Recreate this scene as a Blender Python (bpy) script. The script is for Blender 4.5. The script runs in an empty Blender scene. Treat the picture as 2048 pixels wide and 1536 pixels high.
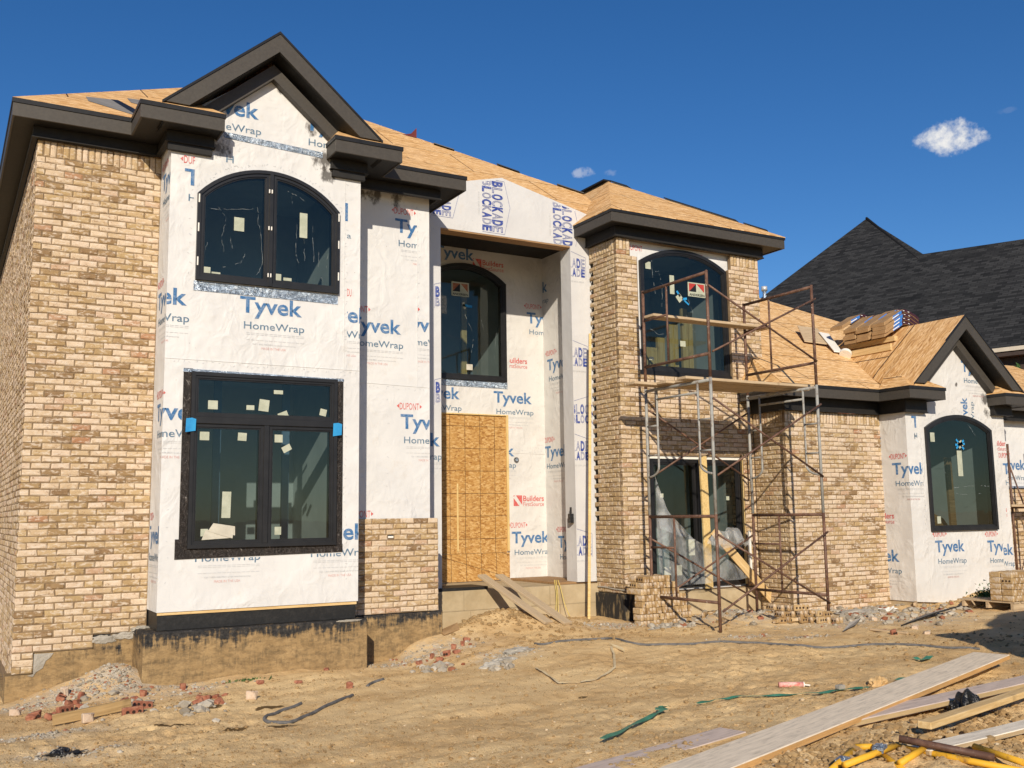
import bpy, bmesh, math, random
import numpy as np
from mathutils import Vector, Matrix
from mathutils.geometry import tessellate_polygon

S = bpy.context.scene
COL = S.collection
random.seed(7)
R = math.radians
# ------------------------------------------------------------------ camera
F_PX, YAW, PITCH, ROLL = 1994.0, R(29.94), R(7.52), R(-0.79)
cy, sy = math.cos(YAW), math.sin(YAW)
_f = np.array([sy, cy, 0.0]); _r = np.array([cy, -sy, 0.0]); _u = np.array([0, 0, 1.0])
_f2 = math.cos(PITCH) * _f + math.sin(PITCH) * _u
_u2 = math.cos(PITCH) * _u - math.sin(PITCH) * _f
_r3 = math.cos(ROLL) * _r + math.sin(ROLL) * _u2
_u3 = math.cos(ROLL) * _u2 - math.sin(ROLL) * _r
CAM = np.array([_r3, _u3, _f2])
cd = bpy.data.cameras.new('camera'); cam = bpy.data.objects.new('camera', cd); COL.objects.link(cam)
cd.sensor_width = 36.0; cd.lens = 36.0 * F_PX / 2048.0; cd.clip_start = 0.1; cd.clip_end = 3000
cam.matrix_world = Matrix(((_r3[0], _u3[0], -_f2[0], 0), (_r3[1], _u3[1], -_f2[1], 0), (_r3[2], _u3[2], -_f2[2], 0), (0, 0, 0, 1)))
S.camera = cam
# ------------------------------------------------------------------ light
SUN_EL = R(25.5); SUN_AZ = math.atan2(-0.545, -1.0)        # azimuth of the sun, clockwise from +Y
sd = Vector((math.cos(SUN_EL) * math.sin(SUN_AZ), math.cos(SUN_EL) * math.cos(SUN_AZ), math.sin(SUN_EL)))
ld = bpy.data.lights.new('sun', 'SUN'); ld.energy = 4.45; ld.angle = R(0.53); ld.color = (1.0, 0.885, 0.725)
sun = bpy.data.objects.new('sun', ld); COL.objects.link(sun)
sun.rotation_euler = (-sd).to_track_quat('-Z', 'Y').to_euler(); sun.location = (-10, -18, 25)
W = bpy.data.worlds.new('World'); S.world = W; W.use_nodes = True
SKY_STRENGTH = 0.088
nt = W.node_tree; N = nt.nodes; L = nt.links
bg = N['Background']; bg.inputs[1].default_value = SKY_STRENGTH
sky = N.new('ShaderNodeTexSky'); sky.sky_type = 'NISHITA'; sky.sun_disc = False
sky.sun_elevation = SUN_EL; sky.sun_rotation = SUN_AZ; sky.air_density = 1.0; sky.dust_density = 0.35; sky.ozone_density = 4.0; sky.altitude = 800
geo = N.new('ShaderNodeTexCoord')
def cloud(direction, size, seed, k):
    """soft mask around one direction of the sky, broken up by noise"""
    d = Vector(direction).normalized()
    side = d.cross(Vector((0, 0, 1))).normalized(); up = side.cross(d)
    def dot(vv, s):
        n = N.new('ShaderNodeVectorMath'); n.operation = 'DOT_PRODUCT'; n.inputs[1].default_value = vv
        L.new(geo.outputs['Generated'], n.inputs[0])
        m = N.new('ShaderNodeMath'); m.operation = 'DIVIDE'; m.inputs[1].default_value = s; L.new(n.outputs['Value'], m.inputs[0])
        p = N.new('ShaderNodeMath'); p.operation = 'POWER'; p.inputs[1].default_value = 2; 
        a = N.new('ShaderNodeMath'); a.operation = 'ABSOLUTE'; L.new(m.outputs[0], a.inputs[0]); L.new(a.outputs[0], p.inputs[0])
        return p
    a = dot(side, size[0]); b = dot(up, size[1])
    s = N.new('ShaderNodeMath'); s.operation = 'ADD'; L.new(a.outputs[0], s.inputs[0]); L.new(b.outputs[0], s.inputs[1])
    no = N.new('ShaderNodeTexNoise'); no.inputs['Scale'].default_value = k; no.inputs['Detail'].default_value = 7; no.inputs['Roughness'].default_value = 0.62
    mp = N.new('ShaderNodeMapping'); mp.inputs['Location'].default_value = (seed, seed * 2, 0); L.new(geo.outputs['Generated'], mp.inputs[0]); L.new(mp.outputs[0], no.inputs['Vector'])
    q = N.new('ShaderNodeMath'); q.operation = 'MULTIPLY_ADD'; q.inputs[1].default_value = 3.7; q.inputs[2].default_value = -1.28; L.new(no.outputs['Fac'], q.inputs[0])
    w = N.new('ShaderNodeMath'); w.operation = 'SUBTRACT'; L.new(q.outputs[0], w.inputs[0]); L.new(s.outputs[0], w.inputs[1])
    # only in front hemisphere
    fr = N.new('ShaderNodeVectorMath'); fr.operation = 'DOT_PRODUCT'; fr.inputs[1].default_value = d; L.new(geo.outputs['Generated'], fr.inputs[0])
    gt = N.new('ShaderNodeMath'); gt.operation = 'GREATER_THAN'; gt.inputs[1].default_value = 0.9; L.new(fr.outputs['Value'], gt.inputs[0])
    mr = N.new('ShaderNodeMapRange'); mr.inputs['From Min'].default_value = -0.35; mr.inputs['From Max'].default_value = 0.55; mr.interpolation_type = 'SMOOTHSTEP'; L.new(w.outputs[0], mr.inputs['Value'])
    o = N.new('ShaderNodeMath'); o.operation = 'MULTIPLY'; L.new(mr.outputs[0], o.inputs[0]); L.new(gt.outputs[0], o.inputs[1])
    return o.outputs[0]
def pray(u, v): return CAM.T @ np.array([(u - 1024) / F_PX, -(v - 768) / F_PX, 1.0])
cur = sky.outputs[0]
hs = N.new('ShaderNodeHueSaturation'); hs.inputs['Saturation'].default_value = 1.24; hs.inputs['Value'].default_value = 1.0; hs.inputs['Hue'].default_value = .506; L.new(cur, hs.inputs['Color']); cur = hs.outputs[0]
for (u, v, sx, sz, seed, k, amt) in ((1902, 276, .033, .0165, 3.1, 30, .97), (1168, 345, .012, .0065, 8.3, 60, .34), (2008, 222, .010, .003, 5.3, 60, .05), (1222, 345, .008, .004, 1.3, 60, .13)):
    mk = cloud(pray(u, v), (sx, sz), seed, k)
    sc = N.new('ShaderNodeMath'); sc.operation = 'MULTIPLY'; sc.inputs[1].default_value = amt; L.new(mk, sc.inputs[0])
    mx = N.new('ShaderNodeMix'); mx.data_type = 'RGBA'; L.new(sc.outputs[0], mx.inputs[0]); L.new(cur, mx.inputs[6]); mx.inputs[7].default_value = (9.2, 9.0, 8.6, 1); cur = mx.outputs[2]
L.new(cur, bg.inputs[0])
S.view_settings.view_transform = 'Standard'; S.view_settings.look = 'None'; S.view_settings.exposure = 0.20; S.view_settings.gamma = 1.0
S.render.engine = 'CYCLES'; S.cycles.max_bounces = 6; S.cycles.transparent_max_bounces = 12; S.cycles.use_denoising = True

# ------------------------------------------------------------------ helpers
def aty(u, v, y): d = pray(u, v); return d * (y / d[1])
def atx(u, v, x): d = pray(u, v); return d * (x / d[0])
def hash2(i, j, s):
    n = (i.astype(np.int64) * 374761393 + j.astype(np.int64) * 668265263 + s * 982451653) & 0x7fffffff
    n = ((n ^ (n >> 13)) * 1274126177) & 0x7fffffff
    return ((n ^ (n >> 16)) & 0xffff) / 65535.0
def vnoise(x, y, s=0):
    x = np.asarray(x, float); y = np.asarray(y, float)
    i = np.floor(x); j = np.floor(y); fx = x - i; fy = y - j
    fx = fx * fx * (3 - 2 * fx); fy = fy * fy * (3 - 2 * fy)
    a = hash2(i, j, s); b = hash2(i + 1, j, s); c = hash2(i, j + 1, s); d = hash2(i + 1, j + 1, s)
    return (a * (1 - fx) + b * fx) * (1 - fy) + (c * (1 - fx) + d * fx) * fy - 0.5
GP = np.array([(0.8, 13.2, -2.12), (1.3, 13.2, -2.08), (2.2, 12.5, -1.96), (3.5, 12.5, -1.93), (5.0, 12.5, -1.95), (5.3, 13.2, -2.0), (6.3, 13.2, -1.73), (6.9, 14.3, -1.8),
    (8, 14.3, -1.66), (9.6, 14.3, -1.72), (9.4, 13.4, -1.72), (10, 13.4, -1.74), (11, 13, -1.73), (12.8, 12.6, -1.76), (14, 12.6, -1.77), (15.3, 12.6, -1.77), (15.2, 12, -1.77), (16.2, 12, -1.7),
    (17, 12, -1.62), (17.8, 12, -1.5), (19, 12, -1.42), (4, 5.5, -1.66), (6.5, 5, -1.64), (9, 6.5, -1.64), (2.5, 7.5, -1.72), (.5, 8.5, -1.78), (-2, 9, -1.85), (-3, 14, -2.15),
    (0, 11, -1.95), (2.5, 10.5, -1.86), (5, 10, -1.78), (7.5, 11, -1.71), (10, 10, -1.72), (13, 9.5, -1.72), (0, 0, -1.7), (15, 5, -1.65), (0, 4, -1.7), (40, 40, -1.6), (-30, 30, -2.0), (0, 60, -1.8), (30, 0, -1.7),
    (0.2, 16, -2.1), (0.2, 20, -1.95), (20, 9, -1.6)])
MOUNDS = ((7.62, 13.62, .20, .42), (7.1, 13.35, .16, .4), (8.15, 13.1, .10, .4), (11.4, 12.55, .10, .45), (12.3, 12.4, .06, .3), (8.9, 13.3, .05, .6), (3.6, 12.15, .05, .7), (1.95, 12.95, .30, .33), (1.35, 12.95, .14, .35), (15.2, 9.6, .06, 1.2), (11.6, 8.3, .035, .9), (17.2, 11.6, .10, .7), (5.8, 4.5, .06, .5), (12.9, 11.9, .07, 1.0), (14.6, 11.6, .05, 1.0))
def gz(x, y, fine=True):
    x = np.atleast_1d(np.asarray(x, float)); y = np.atleast_1d(np.asarray(y, float))
    w = 0.0; a = 0.0
    for px, py, pz in GP:
        k = 1.0 / (((x - px) ** 2 + (y - py) ** 2) + 0.05) ** 1.6
        w = w + k; a = a + k * pz
    z = a / w
    for mx, my, h, r in MOUNDS: z = z + h * np.exp(-((x - mx) ** 2 + (y - my) ** 2) / (2 * r * r))
    z = z + .05 * vnoise(x * .9, y * .9, 1) + .028 * vnoise(x * 2.7, y * 2.7, 2)
    if fine:
        m = 0.5 + 1.9 * np.clip(vnoise(x * .55 + 9, y * .55, 5) + .5, 0, 1) ** 2
        near = np.exp(-((y - 4.3) / 1.1) ** 2) * (x > 4.5) * 1.6
        m = m + near
        z = z + m * (.022 * vnoise(x * 7, y * 7, 3) + .016 * vnoise(x * 17, y * 17, 4) + .010 * vnoise(x * 36, y * 36, 6))
        rut = vnoise(x * .35 + y * .9, y * 5.5 - x * 1.2, 8)
        z = z + .030 * rut * (.4 + 1.2 * np.clip(vnoise(x * .3 + 4, y * .3, 15) + .5, 0, 1))
    return z
def gz1(x, y): return float(gz(x, y)[0])
def gpix(u, v):
    d = pray(u, v); t0 = 3.0
    ts = np.arange(3.0, 40, .02); P = d[None, :] / np.linalg.norm(d[:2]) * ts[:, None]
    g = gz(P[:, 0], P[:, 1], False); k = np.argmax(P[:, 2] < g)
    x, y = P[k, 0], P[k, 1]
    return x, y, gz1(x, y)

class MB:
    def __init__(s): s.v = []; s.f = []; s.m = []; s.a = []; s.uv = {}
    def face(s, pts, m=0, a=0.5, uv=None):
        b = len(s.v); s.v.extend([tuple(map(float, p)) for p in pts]); s.f.append(tuple(range(b, b + len(pts)))); s.m.append(m); s.a.append(a)
        if uv is not None: s.uv[len(s.f) - 1] = uv
    def hexa(s, p, m=0, a=0.5):
        """p: 4 bottom + 4 top, both counter-clockwise from above"""
        b = len(s.v); s.v.extend([tuple(map(float, q)) for q in p])
        for q in ((3, 2, 1, 0), (4, 5, 6, 7), (0, 1, 5, 4), (1, 2, 6, 5), (2, 3, 7, 6), (3, 0, 4, 7)):
            s.f.append(tuple(b + i for i in q)); s.m.append(m); s.a.append(a)
    def box(s, x0, x1, y0, y1, z0, z1, m=0, a=0.5):
        s.hexa(((x0, y0, z0), (x1, y0, z0), (x1, y1, z0), (x0, y1, z0), (x0, y0, z1), (x1, y0, z1), (x1, y1, z1), (x0, y1, z1)), m, a)
    def bar(s, p, q, w, h, m=0, a=0.5, up=(0, 0, 1)):
        """rectangular bar from p to q, w across, h along up"""
        p = Vector(p); q = Vector(q); d = (q - p).normalized(); up = Vector(up)
        sd_ = d.cross(up).normalized() * (w / 2); u2 = sd_.normalized().cross(d).normalized() * (h / 2)
        c = [(-1, -1), (1, -1), (1, 1), (-1, 1)]
        b = len(s.v)
        for o in (p, q):
            for i, j in c: s.v.append(tuple(o + sd_ * i + u2 * j))
        for f in ((3, 2, 1, 0), (4, 5, 6, 7), (0, 1, 5, 4), (1, 2, 6, 5), (2, 3, 7, 6), (3, 0, 4, 7)):
            s.f.append(tuple(b + i for i in f)); s.m.append(m); s.a.append(a)
    def tube(s, pts, r, n=10, m=0, a=0.5, caps=True, rz=None):
        pts = [Vector(p) for p in pts]; rings = []
        up = Vector((0.13, 0.21, 1)).normalized()
        for i, p in enumerate(pts):
            d = ((pts[min(i + 1, len(pts) - 1)] - pts[max(i - 1, 0)])).normalized()
            a1 = d.cross(up)
            if a1.length < .05: a1 = d.cross(Vector((1, 0, 0)))
            a1.normalize(); a2 = a1.cross(d).normalized(); b = len(s.v); rings.append(b)
            for k in range(n):
                t = 2 * math.pi * k / n; s.v.append(tuple(p + a1 * (r * math.cos(t)) + a2 * ((rz or r) * math.sin(t))))
        for b0, b1 in zip(rings, rings[1:]):
            for k in range(n):
                s.f.append((b0 + k, b0 + (k + 1) % n, b1 + (k + 1) % n, b1 + k)); s.m.append(m); s.a.append(a)
        if caps:
            s.f.append(tuple(rings[0] + k for k in reversed(range(n)))); s.m.append(m); s.a.append(a)
            s.f.append(tuple(rings[-1] + k for k in range(n))); s.m.append(m); s.a.append(a)
    def ribbon(s, pts, w, m=0, th=.002):
        """flat strap following pts, lying mostly flat"""
        pts = [Vector(p) for p in pts]; row = []
        for i, p in enumerate(pts):
            d = (pts[min(i + 1, len(pts) - 1)] - pts[max(i - 1, 0)]); sd_ = Vector((-d.y, d.x, 0)).normalized() * (w / 2)
            sd_.z = .12 * w * math.sin(i * .6)
            row.append((p - sd_, p + sd_))
        for (a, b), (c, d) in zip(row, row[1:]):
            t = Vector((0, 0, th))
            s.hexa((a, b, d, c, a + t, b + t, d + t, c + t), m)
    def prism(s, outline, f3, t0, t1, m=0, holes=(), sides=True, mcap=None):
        """2-D outline (x, z) with holes, mapped by f3(x, z, t); caps at t0 (front) and t1"""
        loops = [list(outline)] + [list(h) for h in holes]
        tri = tessellate_polygon([[Vector((p[0], p[1], 0)) for p in l] for l in loops])
        flat = [p for l in loops for p in l]
        for t, rev in ((t0, False), (t1, True)):
            if t is None: continue
            b = len(s.v); s.v.extend([tuple(f3(p[0], p[1], t)) for p in flat])
            for q in tri:
                s.f.append(tuple(b + i for i in (q if not rev else reversed(q)))); s.m.append(m if mcap is None else mcap); s.a.append(.5)
        if sides and t1 is not None:
            for l in loops:
                n = len(l)
                for i in range(n):
                    p, q = l[i], l[(i + 1) % n]
                    s.face((f3(*p, t0), f3(*q, t0), f3(*q, t1), f3(*p, t1)), m)
    def mesh(s, name, mats, smooth=False):
        me = bpy.data.meshes.new(name); me.from_pydata(s.v, [], s.f)
        for mt in mats: me.materials.append(mt)
        me.polygons.foreach_set('material_index', s.m)
        at = me.attributes.new('rnd', 'FLOAT', 'FACE'); at.data.foreach_set('value', [float(x) for x in s.a])
        if s.uv:
            ul = me.uv_layers.new(name='UVMap')
            for fi, uv in s.uv.items():
                for li, c in zip(me.polygons[fi].loop_indices, uv): ul.data[li].uv = c
        if smooth: me.polygons.foreach_set('use_smooth', [True] * len(me.polygons))
        me.validate(); me.update()
        return me
    def build(s, name, mats, parent=None, smooth=False, bevel=0.0, fix=True):
        if not isinstance(mats, (list, tuple)): mats = [mats]
        me = s.mesh(name, mats, smooth)
        if fix:
            b = bmesh.new(); b.from_mesh(me); bmesh.ops.recalc_face_normals(b, faces=b.faces); b.to_mesh(me); b.free()
        return link(name, me, parent, bevel)
def link(name, me, parent=None, bevel=0.0):
    o = bpy.data.objects.new(name, me); COL.objects.link(o)
    if parent is not None:
        o.parent = parent; o.matrix_parent_inverse = world_of(parent).inverted()
    if bevel:
        md = o.modifiers.new('bevel', 'BEVEL'); md.width = bevel; md.segments = 1; md.limit_method = 'ANGLE'
    return o
def world_of(o):
    m = Matrix.LocRotScale(o.location, o.rotation_euler, o.scale)
    return m if o.parent is None else world_of(o.parent) @ o.matrix_parent_inverse @ m
def tag(o, label, cat, group=None, kind=None):
    if label: o['label'] = label
    if cat: o['category'] = cat
    if group: o['group'] = group
    if kind: o['kind'] = kind
    return o
def thing(name, label, cat, loc, group=None):
    o = bpy.data.objects.new(name, None); COL.objects.link(o); o.location = loc; o.empty_display_size = .2
    return tag(o, label, cat, group)

# ------------------------------------------------------------------ materials
class NT:
    def __init__(s, name, rough=.8, spec=.3, metal=0):
        s.mat = bpy.data.materials.new(name); s.mat.use_nodes = True; s.t = s.mat.node_tree; s.b = s.t.nodes['Principled BSDF']
        s.b.inputs['Roughness'].default_value = rough; s.b.inputs['Specular IOR Level'].default_value = spec; s.b.inputs['Metallic'].default_value = metal
    def n(s, typ, **kw):
        x = s.t.nodes.new('ShaderNode' + typ)
        for k, v in kw.items():
            if k in x.inputs: x.inputs[k].default_value = v
            else: setattr(x, k, v)
        return x
    def l(s, a, b): s.t.links.new(a, b)
    def coord(s, scale=(1, 1, 1), rot=(0, 0, 0), out='Object', loc=(0, 0, 0)):
        c = s.n('TexCoord'); m = s.n('Mapping'); m.inputs['Scale'].default_value = scale; m.inputs['Rotation'].default_value = rot; m.inputs['Location'].default_value = loc
        s.l(c.outputs[out], m.inputs[0]); return m.outputs[0]
    def noise(s, vec, scale, detail=4, rough=.55, dist=0):
        x = s.n('TexNoise'); x.inputs['Scale'].default_value = scale; x.inputs['Detail'].default_value = detail; x.inputs['Roughness'].default_value = rough; x.inputs['Distortion'].default_value = dist
        s.l(vec, x.inputs['Vector']); return x.outputs['Fac']
    def ramp(s, fac, stops, interp='LINEAR'):
        r = s.n('ValToRGB'); r.color_ramp.interpolation = interp; e = r.color_ramp.elements
        while len(e) < len(stops): e.new(.5)
        for q, (p, c) in zip(e, stops): q.position = p; q.color = (c[0], c[1], c[2], 1) if not isinstance(c, (int, float)) else (c, c, c, 1)
        s.l(fac, r.inputs[0]); return r.outputs[0]
    def mix(s, fac, a, b, mode='MIX'):
        m = s.n('Mix', data_type='RGBA', blend_type=mode)
        for sock, i in ((fac, 0), (a, 6), (b, 7)):
            if isinstance(sock, (int, float)): m.inputs[i].default_value = sock
            elif isinstance(sock, tuple): m.inputs[i].default_value = (*sock, 1)
            else: s.l(sock, m.inputs[i])
        return m.outputs[2]
    def math(s, op, a, b=0.0):
        m = s.n('Math', operation=op)
        for sock, i in ((a, 0), (b, 1)):
            if isinstance(sock, (int, float)): m.inputs[i].default_value = sock
            else: s.l(sock, m.inputs[i])
        return m.outputs[0]
    def attr(s, name): return s.n('Attribute', attribute_name=name).outputs['Fac']
    def col(s, c):
        if isinstance(c, tuple): s.b.inputs['Base Color'].default_value = (*c, 1)
        else: s.l(c, s.b.inputs['Base Color'])
        return s
    def bump(s, h, strength=.5, dist=.01):
        b = s.n('Bump'); b.inputs['Strength'].default_value = strength; b.inputs['Distance'].default_value = dist; s.l(h, b.inputs['Height']); s.l(b.outputs[0], s.b.inputs['Normal']); return s

def m_brick(name, ramp, red=.1):
    m = NT(name, .9, .15); v = m.coord(); r = m.attr('rnd')
    base = m.ramp(r, ramp)
    n1 = m.noise(v, 9, 5, .7); base = m.mix(m.ramp(n1, [(.42, 0), (.74, .5)]), base, (.40, .27, .145))
    n2 = m.noise(v, 24, 5, .75); base = m.mix(m.ramp(n2, [(.56, 0), (.66, .8)]), base, (.21, .115, .06), 'MIX')
    n3 = m.noise(m.coord((1, 1, 2.2)), 12, 4, .65); base = m.mix(m.ramp(n3, [(.50, 0), (.62, .7)]), base, (.63, .54, .435))
    m.col(base); h = m.noise(v, 55, 5, .7); m.bump(h, .7, .006); return m.mat
RAMP_A = [(0, (.20, .125, .065)), (.10, (.30, .20, .10)), (.24, (.42, .30, .15)), (.40, (.47, .345, .20)), (.60, (.56, .435, .30)), (.80, (.60, .48, .345)), (.93, (.58, .455, .34)), (.97, (.48, .33, .22)), (1, (.34, .17, .09))]
RAMP_B = [(0, (0.285, 0.193, 0.097)), (.3, (0.386, 0.276, 0.143)), (.6, (0.460, 0.345, 0.198)), (.85, (0.506, 0.396, 0.248)), (1, (0.368, 0.221, 0.120))]
BRICK = m_brick('tumbled_cream_brick', RAMP_A); BRICKT = m_brick('tan_brick_unlaid', [(0, (0.252, 0.155, 0.067)), (.5, (0.386, 0.256, 0.118)), (1, (0.521, 0.378, 0.202))])
def m_noise(name, c1, c2, scale=6, rough=.8, bump=.4, bscale=40, spec=.3, metal=0, bd=.006, stretch=(1, 1, 1), lo=.35, hi=.65):
    m = NT(name, rough, spec, metal); v = m.coord(stretch); m.col(m.ramp(m.noise(v, scale, 5, .6), [(lo, c1), (hi, c2)])); m.bump(m.noise(v, bscale, 4, .6), bump, bd); return m.mat
MORTAR = m_noise('mortar_tan', (.165, .11, .062), (.255, .18, .105), 8, .95, .6, 60)
def m_wrap(name, c1, c2, wr=1.0):
    m = NT(name, .62, .25); v = m.coord(); a = m.noise(v, 1.7, 2, .5); c = m.ramp(a, [(.3, c1), (.7, c2)])
    dirt = m.noise(v, 3.1, 6, .7); c = m.mix(m.ramp(dirt, [(.60, 0), (.78, .33)]), c, (.50, .41, .30))
    vo = m.n('TexVoronoi', feature='F1'); vo.inputs['Scale'].default_value = 5.5; m.l(v, vo.inputs['Vector'])
    c = m.mix(m.ramp(vo.outputs['Distance'], [(.022, .8), (.034, 0)]), c, (.22, .19, .16))
    st2 = m.noise(m.coord((1.6, 1.6, 1)), 7, 5, .65)
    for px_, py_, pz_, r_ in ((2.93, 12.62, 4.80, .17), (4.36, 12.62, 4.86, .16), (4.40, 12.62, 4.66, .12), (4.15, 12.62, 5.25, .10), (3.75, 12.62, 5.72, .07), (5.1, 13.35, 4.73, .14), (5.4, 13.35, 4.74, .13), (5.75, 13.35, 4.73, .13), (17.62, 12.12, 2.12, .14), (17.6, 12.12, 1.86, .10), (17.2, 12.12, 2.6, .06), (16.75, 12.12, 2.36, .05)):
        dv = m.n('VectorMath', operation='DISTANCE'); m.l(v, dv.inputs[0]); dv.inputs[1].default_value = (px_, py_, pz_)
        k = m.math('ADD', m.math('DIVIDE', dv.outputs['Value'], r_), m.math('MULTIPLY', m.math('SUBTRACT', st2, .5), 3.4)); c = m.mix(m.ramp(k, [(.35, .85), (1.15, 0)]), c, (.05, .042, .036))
    m.col(c)
    v2 = m.coord((.9, .9, .62)); w1 = m.n('TexNoise'); w1.inputs['Scale'].default_value = 5; w1.inputs['Detail'].default_value = 5; w1.inputs['Roughness'].default_value = .58; w1.inputs['Distortion'].default_value = 1.1; w1.inputs['Detail'].default_value = 2.5; m.l(v2, w1.inputs['Vector'])
    v3 = m.coord((.7, .7, .8), (0, .6, 0)); w2 = m.n('TexNoise', noise_type='RIDGED_MULTIFRACTAL'); w2.inputs['Scale'].default_value = 6.5; w2.inputs['Detail'].default_value = 3; w2.inputs['Distortion'].default_value = .5; m.l(v3, w2.inputs['Vector'])
    h = m.math('ADD', w1.outputs['Fac'], m.math('MULTIPLY', w2.outputs['Fac'], .42)); h = m.math('MULTIPLY', h, m.ramp(m.noise(v, 1.3, 3, .6), [(.40, .22), (.62, 1)])); m.bump(h, min(1, .55 * wr), .05); return m
WRAP = m_wrap('white_house_wrap', (.585, .585, .58), (.65, .65, .64)).mat
WRAPG = m_wrap('grey_white_house_wrap', (.54, .54, .54), (.595, .595, .59), .5).mat
WRAPD = m_wrap('dirty_house_wrap', (.57, .555, .53), (.635, .625, .60), 1.1).mat
def m_print(name, c):
    m = NT(name, .65, .2); v = m.coord(); m.col(m.mix(m.ramp(m.noise(v, 22, 5, .7), [(.42, 0), (.72, .42)]), c, (.5, .54, .58)))
    v2 = m.coord((.9, .9, .62)); w1 = m.n('TexNoise'); w1.inputs['Scale'].default_value = 5; w1.inputs['Detail'].default_value = 5; w1.inputs['Roughness'].default_value = .58; w1.inputs['Distortion'].default_value = 1.1; m.l(v2, w1.inputs['Vector'])
    m.bump(w1.outputs['Fac'], .25, .05); return m.mat
P_BLUE = m_print('print_blue', (.035, .135, .31)); P_SLATE = m_print('print_slate', (.075, .15, .23)); P_RED = m_print('print_red', (.56, .07, .055)); P_GREY = m_print('print_grey', (.47, .48, .485)); P_NAVY = m_print('print_navy', (.018, .045, .26)); P_PINK = m_print('print_faint_red', (.60, .34, .31))
PRINTS = [P_BLUE, P_SLATE, P_RED, P_GREY, P_NAVY, P_PINK]   # slots 1..6 after the wrap
FASCIA = m_noise('bronze_fascia', (.048, .042, .035), (.060, .053, .044), 30, .55, .25, 180, .4, bd=.002)
SOFFIT = m_noise('dark_soffit', (.009, .0085, .008), (.014, .013, .012), 12, .6, .3, 90)
FRIEZE = m_noise('dark_frieze', (.014, .013, .012), (.02, .0185, .017), 12, .55, .3, 90)
DRIP = m_noise('black_drip_edge', (.011, .011, .012), (.017, .017, .018), 10, .45, .1, 50)
FRAME = m_noise('black_window_frame', (.010, .010, .011), (.016, .016, .017), 6, .42, .1, 60, .45)
def m_osb(name, seams=True, tone=(1, 1, 1), nails=False, grid=(2.44, 1.22), out='UV', turn=0.0, off=.5, lines=False, layers=((.35, (9, 42, 20)), (-.5, (11, 48, 20)), (.05, (8, 55, 20)))):
    m = NT(name, .85, .2); 
    def T(c): return tuple(a * b for a, b in zip(c, tone))
    v = m.coord((1, 1, 1), out=out)
    cols = None; hs_ = None
    for k, (rot, sc) in enumerate(layers):
        mp = m.n('Mapping'); mp.inputs['Rotation'].default_value = (0, 0, rot + turn); mp.inputs['Scale'].default_value = sc; m.l(v, mp.inputs[0])
        vo = m.n('TexVoronoi', feature='F1'); vo.inputs['Scale'].default_value = 1.0; vo.inputs['Randomness'].default_value = 1; m.l(mp.outputs[0], vo.inputs['Vector'])
        sp = m.n('SeparateColor'); m.l(vo.outputs['Color'], sp.inputs[0])
        c = m.ramp(sp.outputs[0], [(0, T((.38, .19, .06))), (.3, T((.58, .345, .125))), (.65, T((.70, .46, .20))), (1, T((.85, .64, .37)))])
        if cols is None: cols = c; hs_ = sp.outputs[1]
        else:
            f = m.ramp(sp.outputs[2], [(.55, 0), (.6, 1)]); cols = m.mix(f, cols, c)
    big = m.noise(v, .7, 4, .6); cols = m.mix(m.ramp(big, [(.35, .0), (.75, .35)]), cols, T((.74, .54, .31)))
    if seams:
        br = m.n('TexBrick'); br.offset = off; br.inputs['Scale'].default_value = 1; br.inputs['Mortar Size'].default_value = .011 if off else .004; br.inputs['Mortar Smooth'].default_value = 0; br.inputs['Brick Width'].default_value = grid[0]; br.inputs['Row Height'].default_value = grid[1]
        m.l(v, br.inputs['Vector']); cols = m.mix(br.outputs['Fac'], cols, (.06, .03, .015))
    if lines:
        mp = m.n('Mapping'); mp.inputs['Rotation'].default_value = (0, 0, turn); mp.inputs['Scale'].default_value = (.22, 7.5, 1); m.l(v, mp.inputs[0])
        cols = m.mix(m.ramp(m.noise(mp.outputs[0], 1.0, 3, .7, .15), [(.56, 0), (.68, .42)]), cols, T((.22, .12, .045)))
    m.col(cols); m.bump(hs_, .35, .004); return m.mat
OSB = m_osb('osb_roof', tone=(.95, .88, .84), turn=1.16, lines=True); OSBG = m_osb('osb_gable_roof', tone=(.93, .85, .80), turn=.15, lines=True); OSBD = m_osb('osb_door_sheet', True, (.68, .585, .43), grid=(.305, .405), off=0, layers=((.2, (19, 46, 20)), (1.2, (17, 50, 20)), (-.9, (20, 44, 20)))); OSBP = m_osb('osb_pale_roof', True, (1.0, .96, .97), turn=1.16, lines=True)
def m_wood(name, c1, c2, c3, ax=0, knots=True, out='Object'):
    m = NT(name, .75, .25); st = [1.2, 1.2, 1.2]; s2 = [16, 16, 16]; s2[ax] = 1.0
    v = m.coord(tuple(s2), out=out); n = m.noise(v, 2.2, 6, .62, .6); m.col(m.mix(m.ramp(m.noise(m.coord(out=out), 5, 3, .6), [(.62, 0), (.76, .6)]), m.ramp(n, [(.3, c1), (.5, c2), (.7, c3)]), tuple(x * .55 for x in c1)))
    m.bump(n, .35, .004); return m.mat
W_NEW = m_wood('lumber_new', (.50, .33, .145), (.62, .43, .20), (.72, .53, .28), 0)
W_NEWZ = m_wood('lumber_new_upright', (.50, .34, .13), (.62, .45, .19), (.70, .54, .27), 2)
W_PLANK = m_wood('plank_weathered', (.36, .26, .155), (.48, .36, .225), (.57, .45, .30), 0)
W_PLANKY = m_wood('plank_weathered_long', (.36, .27, .17), (.46, .35, .22), (.55, .43, .29), 0, out='Generated')
W_BROWN = m_wood('lumber_brown', (.20, .115, .05), (.30, .18, .085), (.38, .24, .12), 0)
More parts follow.
